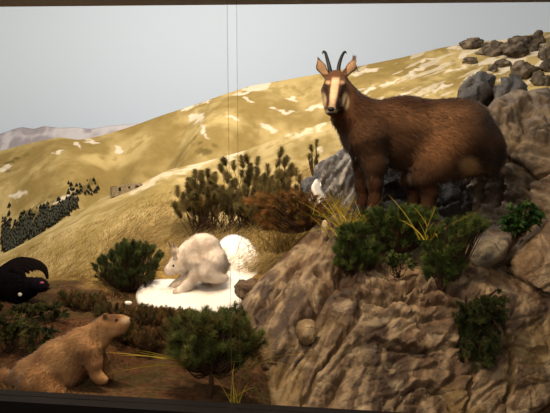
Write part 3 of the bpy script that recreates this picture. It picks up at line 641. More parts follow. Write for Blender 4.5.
# ------------------------------------------------------------------ chamois
def build_chamois():
    f = Frame(3.5)
    f.cap((371, 131, 0, 29), (404, 133, 0, 34.5), (450, 138, 0, 36), (474, 146, 0, 28), ys=0.74)
    f.cap((466, 128, 0, 27), (486, 148, 0, 15), ys=0.8)
    f.cap((364, 128, -0.01, 24), (348, 112, -0.03, 15.5), (340, 97, -0.06, 12), (339, 86, -0.08, 10.5))
    f.cap((364, 118, 0, 18), (345, 97, -0.05, 9.5))
    # head: skull towards the viewer, muzzle dropping forward
    f.cap((336, 82, -0.11, 11.2), (334.5, 89, -0.15, 10.2), (331.8, 104, -0.225, 6.8), (331, 109, -0.235, 6.2), k=0.02)
    f.cap((342, 91, -0.12, 7.2), (338, 105, -0.17, 5.4), k=0.02)
    f.cap((328, 91, -0.12, 6.6), (328.5, 104, -0.17, 5.0), k=0.02)
    f.cap((327, 82.5, -0.165, 2.8), (329.5, 80.5, -0.17, 2.4), k=0.012); f.cap((343, 83, -0.165, 2.8), (340.5, 81, -0.17, 2.4), k=0.012)   # brow
    # ears
    for x0, y0, x1, y1, xm, ym in ((327, 76, 317.8, 57.5, 321, 67), (344, 75.5, 354.8, 57.5, 351.5, 67)):
        f.cap((x0, y0, -0.085, 3.4), (xm, ym, -0.075, 4.6), (x1, y1, -0.07, 0.9), ys=0.55, k=0.012)
    # legs
    f.cap((368, 142, -0.085, 19), (374, 164, -0.10, 10.5), (375, 184, -0.10, 6.4), (375, 200, -0.10, 4.6), (372, 211, -0.11, 5.2), k=0.04)
    f.cap((364, 142, 0.08, 17), (364, 166, 0.09, 10), (362, 186, 0.09, 6.4), (363, 200, 0.09, 4.6), (360, 210, 0.08, 5.2), k=0.04)
    f.cap((458, 140, -0.05, 28), (436, 162, -0.08, 19), k=0.09)
    f.cap((436, 162, -0.08, 17), (424, 178, -0.10, 11), (430, 193, -0.10, 7), (428, 206, -0.10, 5), (424, 213, -0.11, 5.4), k=0.045)
    f.cap((458, 142, 0.07, 28), (426, 166, 0.09, 15), (411, 180, 0.09, 9), (416, 194, 0.09, 6.4), (413, 206, 0.09, 4.8), (409, 213, 0.08, 5.4), k=0.045)
    f.cap((493, 140, 0.0, 6), (497, 156, 0.0, 5), (493, 170, 0.0, 3.0), k=0.03)
    V, Q = body_mesh(f.pr, 0.0072, 0.06); N = vnormals(V, Q)
    if ((V - V.mean(0)) * N).sum(1).mean() < 0: Q = Q[:, ::-1]; N = -N
    x, y, dy = f.xy(V)
    n = fbm(V * 9, 3, 501); n2 = fbm(V * [5, 5, 9], 3, 502)
    c = mix(s2l((78, 53, 36)), s2l((118, 84, 58)), sstep(0.3, 0.7, n2) * sstep(355, 420, x))
    c = mix(c, s2l((142, 98, 64)), sstep(0.1, 0.9, 1 - np.hypot((x - 446) / 34, (y - 150) / 30)) * 0.6)
    c = mix(c, s2l((226, 184, 130)), sstep(0, 0.6, 1 - np.hypot((x - 467) / 14, (y - 164) / 11)))
    c = mix(c, s2l((58, 33, 20)), sstep(113, 99, y) * sstep(352, 372, x) * 0.85)          # dorsal stripe
    c = mix(c, s2l((62, 38, 24)), sstep(172, 188, y))                                       # dark stockings
    c = mix(c, s2l((48, 28, 18)), sstep(490, 500, x) * sstep(138, 150, y) * 0.8)
    c = mix(c, s2l((86, 54, 34)), sstep(364, 345, x) * sstep(140, 115, y))
    hd = (dy < -0.075) & (y < 113) & (x < 352)
    cream = s2l((206, 176, 144)); dk = s2l((48, 30, 21))
    c[hd] = s2l((88, 60, 42))
    cx_ = 335.5 - (y - 80) * 0.13
    w_ = sstep(4.6, 3.0, np.abs(x - cx_)) * sstep(76, 80, y) * hd
    c = mix(c, cream, w_ * 0.95)                                                             # pale blaze
    for sx in (-1, 1):                                                                       # pale brow, dark stripe through the eye to the muzzle, pale cheek
        c = mix(c, s2l((190, 156, 124)), sstep(0, 0.7, 1 - np.hypot((x - (335 + sx * 7.0)) / 4.0, (y - 82.5) / 3.0)) * hd * 0.8)
        xc = cx_ + sx * np.interp(y, [82, 90, 100, 110], [9.6, 8.2, 5.8, 5.0])
        st = np.exp(-((x - xc) / 2.6) ** 2) * sstep(83, 86, y) * sstep(110, 104, y) * hd
        c = mix(c, dk, np.clip(st * 1.5, 0, 1))
        ck = sstep(0, 0.5, 1 - np.hypot((x - (335.5 + sx * (10 if sx > 0 else 12.5))) / 4.6, (y - 101) / 10.5)) * (y < 114) * (dy < -0.02)
        c = mix(c, s2l((218, 190, 150)), ck * (0.95 if sx > 0 else 0.5))
    c = mix(c, s2l((222, 200, 170)), sstep(109, 112, y) * hd * (dy < -0.15))
    ear = (y < 74) & ((x < 328) | (x > 347)); c[ear] = s2l((84, 60, 43)); 
    ei = ear & (N[:, 1] < -0.75); c[ei] = s2l((146, 116, 90))
    c[ear & ((y < 60.5))] = s2l((70, 45, 32))
    c = c * (0.86 + 0.28 * n)[:, None]
    base = f.P(405, 212, 0)
    root = thing('chamois', base, 'brown chamois standing on the rock with its horned head turned to the viewer', 'chamois')
    mk('body', V, Q, M_skin, c, root, base)
    def comb(p):
        px_, py_, d_ = f.xy(p); o = np.tile([0.9, 0.0, -0.55], (len(p), 1)); h_ = (px_ < 352); o[h_] = [0.15, 0.3, -0.8]
        o[(px_ < 352) & (py_ < 116) & (d_ < -0.07)] = [0, 0.6, 0.5]; o[py_ > 172] = [0, 0, -1]; o[(py_ < 76) & (px_ < 356)] = [0, 0, 1]; return o
    def lf(p):
        px_, py_, d_ = f.xy(p); l_ = np.ones(len(p)); l_[(px_ < 352) & (py_ < 116)] = 0.26; l_[py_ > 182] = 0.4
        return l_ * (1 + 0.5 * sstep(150, 168, py_) * (px_ > 385) * (px_ < 500) * (py_ < 175))
    wf = np.where((x < 352) & (y < 112), 2.2, 1.0)
    fur('fur', V, Q, N, c * 1.08, 60000, 0.030, 0.0034, comb, 0.33, root, base, wf, lf, 0.2)
    # horns: rise, then hook backwards
    for pts in ([(331.5, 77, -.125), (329.3, 67, -.12), (327.2, 59, -.105), (325.4, 53, -.085), (323.4, 51.6, -.06), (322.6, 54, -.045)],
                [(338.4, 77, -.125), (338.6, 68, -.12), (340.4, 60, -.105), (343.2, 53.6, -.085), (345.2, 51.8, -.06), (346.4, 53.6, -.045)]):
        Vh, Qh, ca = tube([f.P(*p_) for p_ in pts], np.array([2.3, 2.0, 1.7, 1.4, 1.0, 0.4]) * f.u, 12, 5)
        mk('horn', Vh, [Qh] + ca, M_horn, None, root, base)
    for ex, ey in ((325.6, 86.4), (343.8, 86.8)):
        ball('eye', f.P(ex, ey, -0.176), np.array([1.5, 1.7, 1.5]) * f.u, M_eye, root, base)
    ball('nose', f.P(331.0, 109.0, -0.268), np.array([3.4, 1.8, 2.2]) * f.u, M_horn, root, base)
    Vm, Qm, ca = tube([f.P(327.8, 112.6, -.25), f.P(331, 113.3, -.268), f.P(334.4, 112.6, -.25)], np.array([0.5, 0.7, 0.5]) * f.u, 6, 4)
    mk('mouth', Vm, [Qm] + ca, M_horn, None, root, base)
    for hx, hy, hd_ in ((371, 212, -.115), (359, 211, .075), (423, 214, -.115), (408, 214, .075)):
        p0 = f.P(hx + 1, hy - 5, hd_); p1 = f.P(hx - 2, hy + 3, hd_)
        Vh, Qh, ca = tube([p0, (p0 + p1) / 2, p1], np.array([4.6, 5.4, 6.2]) * f.u, 10, 3)
        mk('hoof', Vh, [Qh] + ca, M_horn, None, root, base)
    return f
build_chamois()

# ------------------------------------------------------------------ hare
def build_hare():
    f = Frame(3.80)
    f.cap((211, 261, 0, 14), (203, 253, 0, 18), (191, 258, 0, 15), (183, 263, 0, 11), ys=0.72)
    f.cap((215, 262, -0.02, 13), (219, 266, -0.02, 8), ys=0.8)
    f.cap((185, 263, -0.01, 9.5), (177, 265.5, -0.02, 8.2), (170, 270, -0.025, 5.0), (168.4, 271.5, -0.025, 4.0), ys=0.8, k=0.02)
    f.cap((197, 264, -0.05, 10), (195, 275, -0.065, 5.2), (186, 285.5, -0.08, 3.4), (179, 291, -0.085, 3.0), (175.5, 292, -0.085, 2.4), k=0.03)
    f.cap((188, 268, 0.04, 8), (185, 277, 0.03, 4.6), (177, 283.5, 0.02, 3.5), (173, 285.5, 0.02, 3.0), k=0.02)
    f.cap((213, 264, -0.06, 12), (208, 273, -0.08, 7), (216, 277.5, -0.09, 3.6), (224, 278.5, -0.09, 3.0), k=0.045)
    f.cap((212, 268, 0.07, 9), (205, 277, 0.08, 5), (216, 277.5, 0.08, 3.4), (224, 277, 0.08, 3.2), k=0.02)
    f.cap((222, 266, 0, 5), (225, 263, 0, 3.6), k=0.02)
    for a in ((-0.045, 0), (0.03, 3.5)):
        f.cap((176.5 + a[1], 261, a[0] * .6 - .02, 1.8), (173.5 + a[1], 252, a[0] - .03, 2.7), (169 + a[1] * 1.2, 241.5, a[0] * 1.2 - .03, 0.9), ys=0.6, k=0.008)
    V, Q = body_mesh(f.pr, 0.0055, 0.035); N = vnormals(V, Q)
    if ((V - V.mean(0)) * N).sum(1).mean() < 0: Q = Q[:, ::-1]; N = -N
    x, y, dy = f.xy(V); n = fbm(V * 14, 3, 511)
    c = np.tile(s2l((230, 216, 202)), (len(V), 1)); c = mix(c, s2l((196, 172, 150)), sstep(0.5, 0.68, n) * 0.6)
    c = mix(c, s2l((178, 152, 122)), sstep(0, 0.7, 1 - np.hypot((x - 180) / 9, (y - 262) / 7)) * 0.5)
    c = mix(c, s2l((60, 48, 42)), sstep(249.5, 246, y) * (x < 178))
    c = mix(c, s2l((150, 128, 104)), sstep(257, 252, y) * (x < 179) * 0.6)
    base = f.P(196, 290, 0)
    root = thing('mountain_hare', base, 'white mountain hare crouching on the snow patch with dark tipped ears', 'hare')
    mk('body', V, Q, M_skin, c, root, base)
    def comb(p): 
        o = np.tile([0.9, 0, -0.3], (len(p), 1)); a, b, _ = f.xy(p); o[(b < 257) & (a < 181)] = [-0.3, 0, 1]; return o
    def lf(p):
        a, b, _ = f.xy(p); l_ = np.ones(len(p)); l_[a < 183] = 0.5; l_[(b < 257) & (a < 181)] = 0.3; return l_
    fur('fur', V, Q, N, c * 1.02, 24000, 0.020, 0.0028, comb, 0.4, root, base, None, lf, 0.16)
    for d in (-0.073, 0.03):
        ball('eye', f.P(173.6, 265.8, d + .012), np.array([1.3, 1.0, 1.3]) * f.u, M_eye, root, base)
    ball('nose', f.P(165.0, 271.6, -0.025), np.array([0.9, 1.4, 0.9]) * f.u, mat('hare_nose', 0.6, s2l((120, 84, 76))), root, base)
build_hare()

# ------------------------------------------------------------------ marmot
def build_marmot():
    f = Frame(2.42)
    f.cap((36, 381, 0, 25), (62, 364, 0, 23.5), (84, 347, 0, 18), (98, 336, 0, 13.5), ys=0.85)
    f.cap((96, 337, 0, 13), (107, 326.5, -0.005, 11), (115, 324, -0.01, 8.6), (122, 322.5, -0.015, 6.2), (126, 321.5, -0.015, 4.8), ys=0.85, k=0.02)
    f.cap((112, 329, -0.015, 8.0), (121, 328.5, -0.02, 6.2), ys=0.9, k=0.02)
    f.cap((90, 352, -0.045, 12), (94, 364, -0.06, 7.2), (96, 375, -0.062, 4.8), (101, 379, -0.065, 4.2), (105, 380, -0.067, 3.0), k=0.02)
    f.cap((94, 350, 0.045, 11), (101, 362, 0.05, 7), (105, 372, 0.05, 4.6), (110, 376, 0.05, 4), k=0.02)
    f.cap((40, 385, -0.07, 19), (52, 394, -0.09, 9), (62, 399, -0.09, 5), (72, 400, -0.09, 4), k=0.03)
    f.cap((40, 385, 0.06, 17), (54, 392, 0.08, 8), (70, 395, 0.08, 4), k=0.03)
    f.cap((18, 382, 0, 9), (2, 378, 0.02, 7), (-16, 379, 0.03, 6), (-28, 382, 0.03, 4), k=0.03)
    f.cap((106, 317, -0.032, 2.2), (105, 315.2, -0.034, 2.2), ys=0.6, k=0.008); f.cap((107, 317, 0.024, 2.2), (106.4, 315.2, 0.027, 2.2), ys=0.6, k=0.008)
    V, Q = body_mesh(f.pr, 0.0048, 0.035); N = vnormals(V, Q)
    if ((V - V.mean(0)) * N).sum(1).mean() < 0: Q = Q[:, ::-1]; N = -N
    x, y, dy = f.xy(V); n = fbm(V * 16, 3, 521)
    c = mix(s2l((158, 114, 74)), s2l((188, 144, 98)), sstep(0.35, 0.65, n))
    c = mix(c, s2l((98, 68, 48)), sstep(0.0, 0.6, 1 - np.hypot((x - 110) / 14, (y - 317) / 7.5)) * 0.9)     # dark cap
    c = mix(c, s2l((138, 100, 66)), sstep(0, 0.8, 1 - np.hypot((x - 88) / 9, (y - 355) / 13)) * 0.6)
    c = mix(c, s2l((206, 176, 140)), sstep(0.0, 0.8, 1 - np.hypot((x - 126) / 7, (y - 320) / 5)))
    c = mix(c, s2l((196, 150, 102)), sstep(0.0, 0.8, 1 - np.hypot((x - 114) / 8, (y - 333) / 6)))
    c = mix(c, s2l((110, 76, 50)), sstep(14, 4, x) * 0.7)
    base = f.P(50, 398, 0)
    root = thing('marmot', base, 'tan furred marmot raising its head at the front left beside the dark sill', 'marmot')
    mk('body', V, Q, M_skin, c, root, base)
    def comb(p):
        a, b, _ = f.xy(p); o = np.tile([-0.8, 0, -0.5], (len(p), 1)); o[(b > 360) & (a > 84)] = [0, 0, -1]; return o
    def lf(p):
        a, b, _ = f.xy(p); l_ = np.ones(len(p)); l_[a > 100] = 0.45; l_[(a > 84) & (b > 366)] = 0.35; return l_
    fur('fur', V, Q, N, c * 1.05, 26000, 0.019, 0.0024, comb, 0.42, root, base, None, lf, 0.4)
    for d in (-0.046, 0.03):
        ball('eye', f.P(116.3, 320.2, d + .006), np.array([1.4, 1.2, 1.4]) * f.u, M_eye, root, base)
    ball('nose', f.P(130.2, 319.6, -0.015), np.array([1.6, 2.2, 1.6]) * f.u, mat('marmot_nose', 0.5, s2l((60, 44, 38))), root, base)
build_marmot()

# ------------------------------------------------------------------ black grouse
def build_grouse():
    f = Frame(3.42)
    f.cap((2, 286, 0.05, 15), (18, 289, 0, 12.5), (28, 288, -0.02, 10), ys=0.85)
    f.cap((28, 287, -0.02, 9), (38, 285, -0.05, 6.6), (42, 285.5, -0.055, 5.2), (44.5, 286.5, -0.055, 3.4), k=0.02)
    f.cap((8, 296, 0.0, 4), (8, 305, 0.0, 2.2), k=0.02); f.cap((18, 296, -0.03, 4), (19, 306, -0.03, 2.2), k=0.02)
    V, Q = body_mesh(f.pr, 0.006, 0.03); N = vnormals(V, Q)
    if ((V - V.mean(0)) * N).sum(1).mean() < 0: Q = Q[:, ::-1]; N = -N
    x, y, dy = f.xy(V); c = np.tile(s2l((19, 15, 16)), (len(V), 1)); c = mix(c, s2l((26, 20, 32)), sstep(28, 36, x) * 0.7)
    base = f.P(12, 306, 0)
    root = thing('black_grouse', base, 'black grouse with lowered head and curved tail at the left edge', 'grouse')
    mk('body', V, Q, M_black, c, root, base)
    fur('plumage', V, Q, N, c, 7000, 0.03, 0.008, np.array([-0.9, 0.1, -0.3]), 0.25, root, base, None, lambda p: np.where(f.xy(p)[0] > 28, 0.45, 1.0), 0.3, M_black)
    # raised lyre tail: long curved feathers sweeping right and hooking down
    for k in range(9):
        t = k / 8
        end = [(47.5, 279), (46.5, 276), (44.5, 273), (42, 271), (39, 270), (36, 270), (33, 271), (29, 273), (25, 276)][k]
        top = [(36, 262.5), (34, 262), (32, 262), (30, 262.5), (28, 263.5), (26, 265), (23, 267), (20, 269.5), (17, 272)][k]
        pts = [(-6, 276 + 6 * t), (6, 266.5 + 8 * t), (20 - 6 * t, 260.5 + 9 * t), top, ((top[0] + end[0]) / 2 + 3 - 2 * t, (top[1] + end[1]) / 2 - 2 + t), end]
        q = [f.P(a, b, 0.08 + 0.012 * (8 - k) - 0.012 * i) for i, (a, b) in enumerate(pts)]
        Vt, Qt, ca = tube(q, np.array([2.5, 3.6, 4.0, 3.6, 2.8, 1.2]) * f.u, 10, 5); cen = np.repeat(Vt.reshape(-1, 10, 3).mean(1), 10, 0); Vt = cen + (Vt - cen) * [1, 0.3, 1]
        mk('tail_feather', Vt, [Qt] + ca, M_black, np.tile(s2l((22, 17, 18)), (len(Vt), 1)), root, base)
    ball('comb', f.P(41.8, 282.8, -0.083), np.array([2.1, 1.0, 1.3]) * f.u, mat('red_comb', 0.6, s2l((176, 92, 96))), root, base)['label'] = 'red comb above the eye'
    ball('eye', f.P(42.2, 285.6, -0.083), np.array([0.9, 0.8, 0.9]) * f.u, M_eye, root, base)
    Vb, Qb, ca = tube([f.P(45, 286.3, -.055), f.P(48, 287.6, -.056), f.P(49.6, 289.6, -.056)], np.array([2.0, 1.4, 0.3]) * f.u, 8, 4)
    mk('beak', Vb, [Qb] + ca, M_horn, None, root, base)
    ball('shoulder_spot', f.P(20, 294.5, -0.085), np.array([2.0, 1.0, 1.9]) * f.u, mat('white_feather', 0.8, s2l((226, 218, 208))), root, base)['label'] = 'white spot at the bend of the wing'
build_grouse()

# ------------------------------------------------------------------ vegetation
def join(parts):
    Vs, Fs, off = [], {}, 0; cs = []
    for V, fl, c in parts:
        Vs.append(V); cs.append(np.broadcast_to(c, (len(V), 3)))
        for q in fl:
            q = np.asarray(q)
            if len(q): Fs.setdefault(q.shape[1], []).append(q + off)
        off += len(V)
    return np.concatenate(Vs), [np.concatenate(v) for v in Fs.values()], np.concatenate(cs)
def unit(a): return a / (np.linalg.norm(a, axis=-1, keepdims=True) + 1e-9)
def shrub(name, base, shoots, label, cat, greens, need_l, need_w, per, shoot_l, sag=0.0, group=None, spread=0.9, leafy=False, stem_r=0.012, upright=0.8, dens=1.0, trunk=None, tuft=0.8, foot=0.008):
    """woody shrub: branches from the base to each shoot, each shoot a brush of needles (or leaves)"""
    base = np.array(base); root = thing(name, base, label, cat, group)
    bp = []
    greens = [s2l(g) for g in greens]; NP, ND, NL, NC = [], [], [], []
    for s_ in shoots:
        s_ = np.array(s_); v = s_ - base
        out = unit(np.array([v[0], v[1], 0.0])) if np.hypot(v[0], v[1]) > 1e-4 else np.zeros(3)
        d = unit(out * (1 - upright) + np.array([0, 0, 1.0]) * (upright if sag == 0 else -sag) + rng.normal(size=3) * 0.24)
        tip = s_ + d * shoot_l * rng.uniform(0.7, 1.2)
        b0 = base + rng.normal(size=3) * foot * [1, 0.5, 0] if trunk is None else np.array(trunk)
        mid = b0 + (s_ - b0) * 0.55 + np.array([0, 0, -0.1 * np.linalg.norm(s_ - b0)]) + rng.normal(size=3) * 0.01
        Vb, Qb, ca = tube([b0, mid, s_, tip], [stem_r, stem_r * 0.6, stem_r * 0.35, stem_r * 0.15], 5, 3)
        bp.append((Vb, [Qb] + ca, np.zeros(3)))
        n = int(per * 1.8 * rng.uniform(0.7, 1.3) * dens); t = rng.random(n) ** tuft
        p_ = s_ + (tip - s_) * t[:, None] + rng.normal(size=(n, 3)) * 0.003
        rd = rng.normal(size=(n, 3)); rd = unit(rd - d * (rd @ d)[:, None])
        dd = unit(rd * spread + d * (0.75 + 0.5 * t[:, None]))
        NP.append(p_); ND.append(dd); NL.append(need_l * rng.uniform(0.6, 1.15, n) * (1.0 if leafy else 0.45 + 0.75 * np.sin(np.pi * (0.12 + 0.88 * t) ** 0.8)))
        g = greens[rng.integers(len(greens))] * rng.uniform(0.7, 1.25); NC.append(g * rng.uniform(0.75, 1.25, (n, 1)))
    P_, D_, L_, C_ = map(np.concatenate, (NP, ND, NL, NC)); n = len(P_)
    if leafy:
        V, fl, k = strips(P_, D_, L_, np.full(n, need_w), np.tile([0, 0, -0.25], (n, 1)), 3, prof=lambda t: 0.35 if t < 0.1 else (1.0 if t < 0.5 else 0.8))
    else:
        V, fl, k = strips(P_, D_, L_, np.full(n, need_w), np.zeros((n, 3)), 1)
    if trunk is not None:
        tp = np.array(trunk); Vb, Qb, ca = tube([base, base * 0.5 + tp * 0.5 + [0.008, 0, 0], tp + [0, 0, 0.03]], [stem_r * 2.4, stem_r * 2.0, stem_r * 1.2], 8, 4); bp.append((Vb, [Qb] + ca, np.zeros(3)))
    Vb, Fb, _ = join(bp)
    mk('branches', Vb, Fb, M_bark, None, root, base)
    mk('foliage', V, fl, M_leaf, np.repeat(C_, k, 0), root, base)
    return root
def region_shoots(pts, Y, dY, n, lo=0.0, jitter=3):
    """n shoot positions filling a rounded outline given as (cx, cy, rx, ry) ellipses in the frame at depth Y +- dY"""
    out = []; wts = np.array([a[2] * a[3] for a in pts], float); wts /= wts.sum()
    while len(out) < n:
        cx, cy, rx, ry = pts[rng.choice(len(pts), p=wts)]
        u, v = rng.uniform(-1, 1, 2)
        if u * u + v * v > 1: continue
        dy = rng.uniform(-1, 1) * math.sqrt(max(0, 1 - u * u)) * dY
        out.append(at(cx + u * rx, cy + v * ry, Y + dy))
    return [tuple(p) for p in out]
PINE = [(122, 108, 64), (138, 122, 76), (104, 92, 56), (148, 126, 80)]
GREEN = [(92, 108, 50), (74, 94, 44), (108, 120, 60), (66, 82, 40)]
DARKG = [(72, 82, 42), (86, 92, 50), (58, 68, 36)]
BRN = [(122, 92, 58), (100, 86, 52), (136, 102, 64), (96, 72, 48)]

def hz(px_, py_, H): return hill_hit(H, px_, py_)
# pine shrubs behind the hare
def pine_list(lst, Y): return [tuple(at(a, b, Y + rng.uniform(-.1, .1))) for a, b in lst]
tips1 = [(178, 192), (184, 198), (190, 186), (196, 174), (194, 182), (202, 178), (208, 172), (206, 184), (212, 188), (216, 178), (186, 206), (196, 200), (206, 200), (216, 198), (182, 212), (194, 211), (206, 211), (216, 210), (222, 190), (222, 204), (176, 204), (200, 190), (211, 195), (226, 198), (189, 193)]
tips2 = [(226, 160), (223, 168), (232, 172), (234, 165), (243, 162), (248, 158), (242, 172), (252, 166), (257, 160), (258, 170), (236, 184), (246, 182), (254, 180), (230, 192), (241, 194), (252, 192), (238, 205), (250, 204), (262, 186), (262, 198), (228, 178), (247, 172), (260, 178), (232, 200), (256, 210)]
tips3 = [(279, 153), (276, 162), (284, 162), (285, 158), (268, 170), (272, 178), (280, 172), (290, 172), (296, 170), (300, 178), (288, 182), (278, 186), (296, 188), (304, 186), (270, 192), (284, 196), (294, 198), (268, 202), (302, 196), (290, 165), (265, 180), (287, 190)]
for tips, bx, lab in ((tips1, 206, 'low pine shrub at the left of the three behind the hare'), (tips2, 246, 'tall middle pine shrub standing on the golden slope behind the snow'), (tips3, 283, 'pine shrub nearest the dark grey outcrop, with one tall shoot')):
    b = Vector(at(bx, 224, 4.62)); b.z = float(gz(b.x, b.y)[0]) - 0.02
    sh = pine_list([(a, b_ + 6) for a, b_ in tips], 4.58) + region_shoots([(bx - 2, 206, 24, 12), (bx, 214, 27, 8), (bx, 192, 17, 14)], 4.60, 0.15, 66)
    shrub('pine_shrub', b, sh, lab, 'shrub', PINE, 0.047, 0.0040, 190, 0.08, group=None, spread=1.0, upright=0.9, stem_r=0.005, tuft=1.0, foot=0.09)
b = at(313, 172, 4.75)
shrub('pine_sapling', Vector((b.x, b.y, at(0, 180, 4.75).z)), pine_list([(312, 152), (316, 148), (309, 160), (315, 160), (311, 166), (317, 166)], 4.75), 'single small pine shoot rising behind the grey outcrop', 'shrub', PINE, 0.034, 0.0045, 80, 0.06, spread=1.2, upright=0.9)

def gbase(px_, py_, sink=0.02):
    p = ground_hit(px_, py_); p.z -= sink; return p
# evergreen bushes
p = gbase(128, 290)
shrub('evergreen_bush', p, region_shoots([(116, 270, 20, 12), (142, 262, 18, 14), (128, 280, 26, 9), (130, 256, 16, 10)], p.y, 0.16, 300), 'dark evergreen bush on the slope left of the hare', 'bush', DARKG, 0.034, 0.0030, 55, 0.05, spread=0.9, upright=0.7, stem_r=0.005)
p = gbase(207, 398)
shrub('evergreen_bush', p, region_shoots([(198, 334, 22, 16), (234, 342, 26, 16), (214, 346, 38, 16), (222, 324, 20, 9), (210, 356, 36, 10), (190, 362, 14, 10), (226, 366, 14, 10)], p.y + .03, 0.13, 420), 'bright evergreen bush on a dark stem in the front centre', 'bush', [(116, 122, 62), (98, 108, 54), (132, 134, 74), (86, 92, 50), (120, 104, 58)], 0.036, 0.0024, 52, 0.045, spread=1.0, upright=0.6, stem_r=0.006, trunk=at(211, 372, p.y))
def ledge(px_, py_, Y): return at(px_, py_, Y)
shrub('evergreen_bush', ledge(354, 274, 3.20), region_shoots([(354, 246, 17, 18), (346, 258, 12, 14), (366, 256, 12, 14), (356, 264, 17, 10), (352, 236, 12, 10)], 3.2, 0.10, 240), 'round evergreen bush at the left end of the rock ledge', 'bush', GREEN, 0.030, 0.0026, 50, 0.045, spread=0.95, upright=0.65, stem_r=0.005)
shrub('evergreen_bush', ledge(400, 252, 3.30), region_shoots([(388, 230, 16, 14), (410, 226, 16, 12), (400, 238, 25, 14), (374, 222, 12, 8), (418, 218, 14, 7), (394, 216, 18, 6)], 3.3, 0.10, 330), 'evergreen bush on the ledge directly below the legs of the chamois', 'bush', GREEN, 0.030, 0.0026, 50, 0.045, spread=0.95, upright=0.65, stem_r=0.005)
shrub('evergreen_bush', ledge(444, 292, 3.06), region_shoots([(440, 255, 15, 24), (452, 240, 16, 18), (442, 276, 16, 14), (466, 232, 14, 12), (478, 226, 8, 8), (446, 262, 18, 20)], 3.1, 0.10, 320), 'tall evergreen bush on the ledge beside the grey rock block', 'bush', GREEN, 0.030, 0.0026, 50, 0.045, spread=0.95, upright=0.65, stem_r=0.005)
shrub('evergreen_bush', ledge(482, 302, 3.0), region_shoots([(478, 312, 20, 18), (492, 302, 14, 16), (470, 318, 12, 14), (482, 335, 14, 22)], 2.86, 0.06, 130) + region_shoots([(473, 348, 8, 14), (490, 350, 10, 16)], 2.80, 0.03, 40), 'evergreen bush hanging down the face of the rock slab', 'bush', DARKG, 0.030, 0.0036, 50, 0.045, sag=0.3, spread=0.9, upright=0.5)
shrub('leafy_plant', ledge(518, 236, 3.5), region_shoots([(520, 220, 15, 11), (512, 227, 9, 8), (528, 215, 9, 8)], 3.42, 0.05, 40), 'green leafy plant growing from a crack in the cliff', 'plant', [(66, 96, 44), (52, 82, 38), (80, 108, 52)], 0.05, 0.018, 9, 0.03, leafy=True, spread=1.1, upright=0.5, stem_r=0.004)
shrub('leafy_plant', ledge(398, 278, 3.12), region_shoots([(398, 264, 11, 11)], 3.1, 0.04, 16), 'small leafy plant between two evergreen bushes on the ledge', 'plant', [(88, 98, 48), (70, 84, 40), (102, 108, 60)], 0.04, 0.013, 8, 0.03, leafy=True, spread=1.1, upright=0.7, stem_r=0.003)
# broad-leaved plants at the left edge
for bx, by, ell, lab, n in ((14, 322, [(8, 318, 20, 8), (32, 316, 14, 7)], 'leafy plant growing in front of the black grouse', 22), (36, 352, [(36, 340, 13, 11)], 'star shaped leafy plant just above the back of the marmot', 14),
                            (6, 352, [(4, 338, 14, 14), (14, 330, 12, 10)], 'leafy plant at the left edge above the tail of the marmot', 24), (52, 322, [(54, 314, 14, 7)], 'low leafy plant on the soil behind the marmot', 12)):
    p = gbase(bx, by)
    shrub('leafy_plant', p, region_shoots(ell, p.y, 0.08, n), lab, 'plant', [(66, 68, 34), (84, 80, 42), (50, 56, 30)], 0.045, 0.012, 9, 0.03, leafy=True, spread=1.0, upright=0.7, stem_r=0.003)
# heather along the snow edge and on the soil
HE = [(112, 316, 18, 9, 'first heather cushion left of the front edge of the snow'), (142, 318, 16, 9, 'heather cushion under the left corner of the snow patch'), (166, 320, 16, 8, 'heather cushion below the front paw of the hare'), (262, 314, 12, 8, 'heather cushion between the brown stone and the front bush'),
      (88, 304, 18, 7, 'heather cushion on the soil below the dark evergreen bush'), (150, 342, 18, 10, 'heather cushion on the soil right of the face of the marmot'), (178, 332, 15, 9, 'heather cushion touching the left side of the front bush'), (188, 321, 12, 7, 'heather cushion under the middle of the front edge of the snow'),
      (236, 322, 14, 6, 'heather cushion under the right corner of the snow patch, behind the front bush'), (124, 334, 14, 8, 'heather cushion closest to the nose of the marmot'), (70, 300, 12, 6, 'heather cushion between the black grouse and the dark evergreen bush')]
for bx, by, rx, ry, lab in HE:
    p = gbase(bx, by + ry * 0.8)
    shrub('heather', p, region_shoots([(bx, by, rx, ry)], p.y, 0.11, 130), lab, 'heather', BRN + DARKG[:1], 0.016, 0.0024, 42, 0.035, spread=0.8, upright=0.8, stem_r=0.002)
# dry brown tuft overhanging the hollow above the slab
p = at(312, 228, 3.72)
shrub('dry_juniper', p, region_shoots([(290, 208, 30, 9), (312, 212, 16, 12), (270, 203, 18, 6), (300, 198, 20, 6), (278, 222, 18, 9)], 3.7, 0.12, 150), 'dry brown juniper tuft overhanging the hollow beside the rock slab', 'shrub', [(142, 100, 54), (122, 88, 44), (160, 120, 66), (98, 76, 40)], 0.05, 0.0032, 34, 0.06, spread=0.6, upright=0.25, stem_r=0.006)

def grass_tuft(name, bases, L, W, cols, label, cat, spread=0.5, bend=0.6, seg=5, group=None, lean=(0, 0, 0)):
    n = len(bases); P_ = np.array(bases); D = unit(np.array([0, 0, 1.0]) + np.array(lean) + rng.normal(size=(n, 3)) * spread * [1, 0.7, 0.2])
    bd = np.stack([D[:, 0] * bend, D[:, 1] * bend, -np.abs(rng.normal(size=n)) * bend * 0.6], -1)
    V, fl, k = strips(P_, D, L * rng.uniform(0.55, 1.2, n), np.full(n, W), bd, seg)
    cc = np.array([s2l(cols[rng.integers(len(cols))]) for _ in range(n)]) * rng.uniform(0.8, 1.2, (n, 1))
    base = P_.mean(0); base[2] = P_[:, 2].min()
    return tag(mk(name, V, fl, M_leaf, np.repeat(cc, k, 0), None, base), label, cat, group)
YEL = [(190, 164, 52), (172, 148, 46), (204, 178, 70), (150, 138, 46)]
def around(p, r, n): return [(p[0] + rng.normal() * r, p[1] + rng.normal() * r, p[2]) for _ in range(n)]
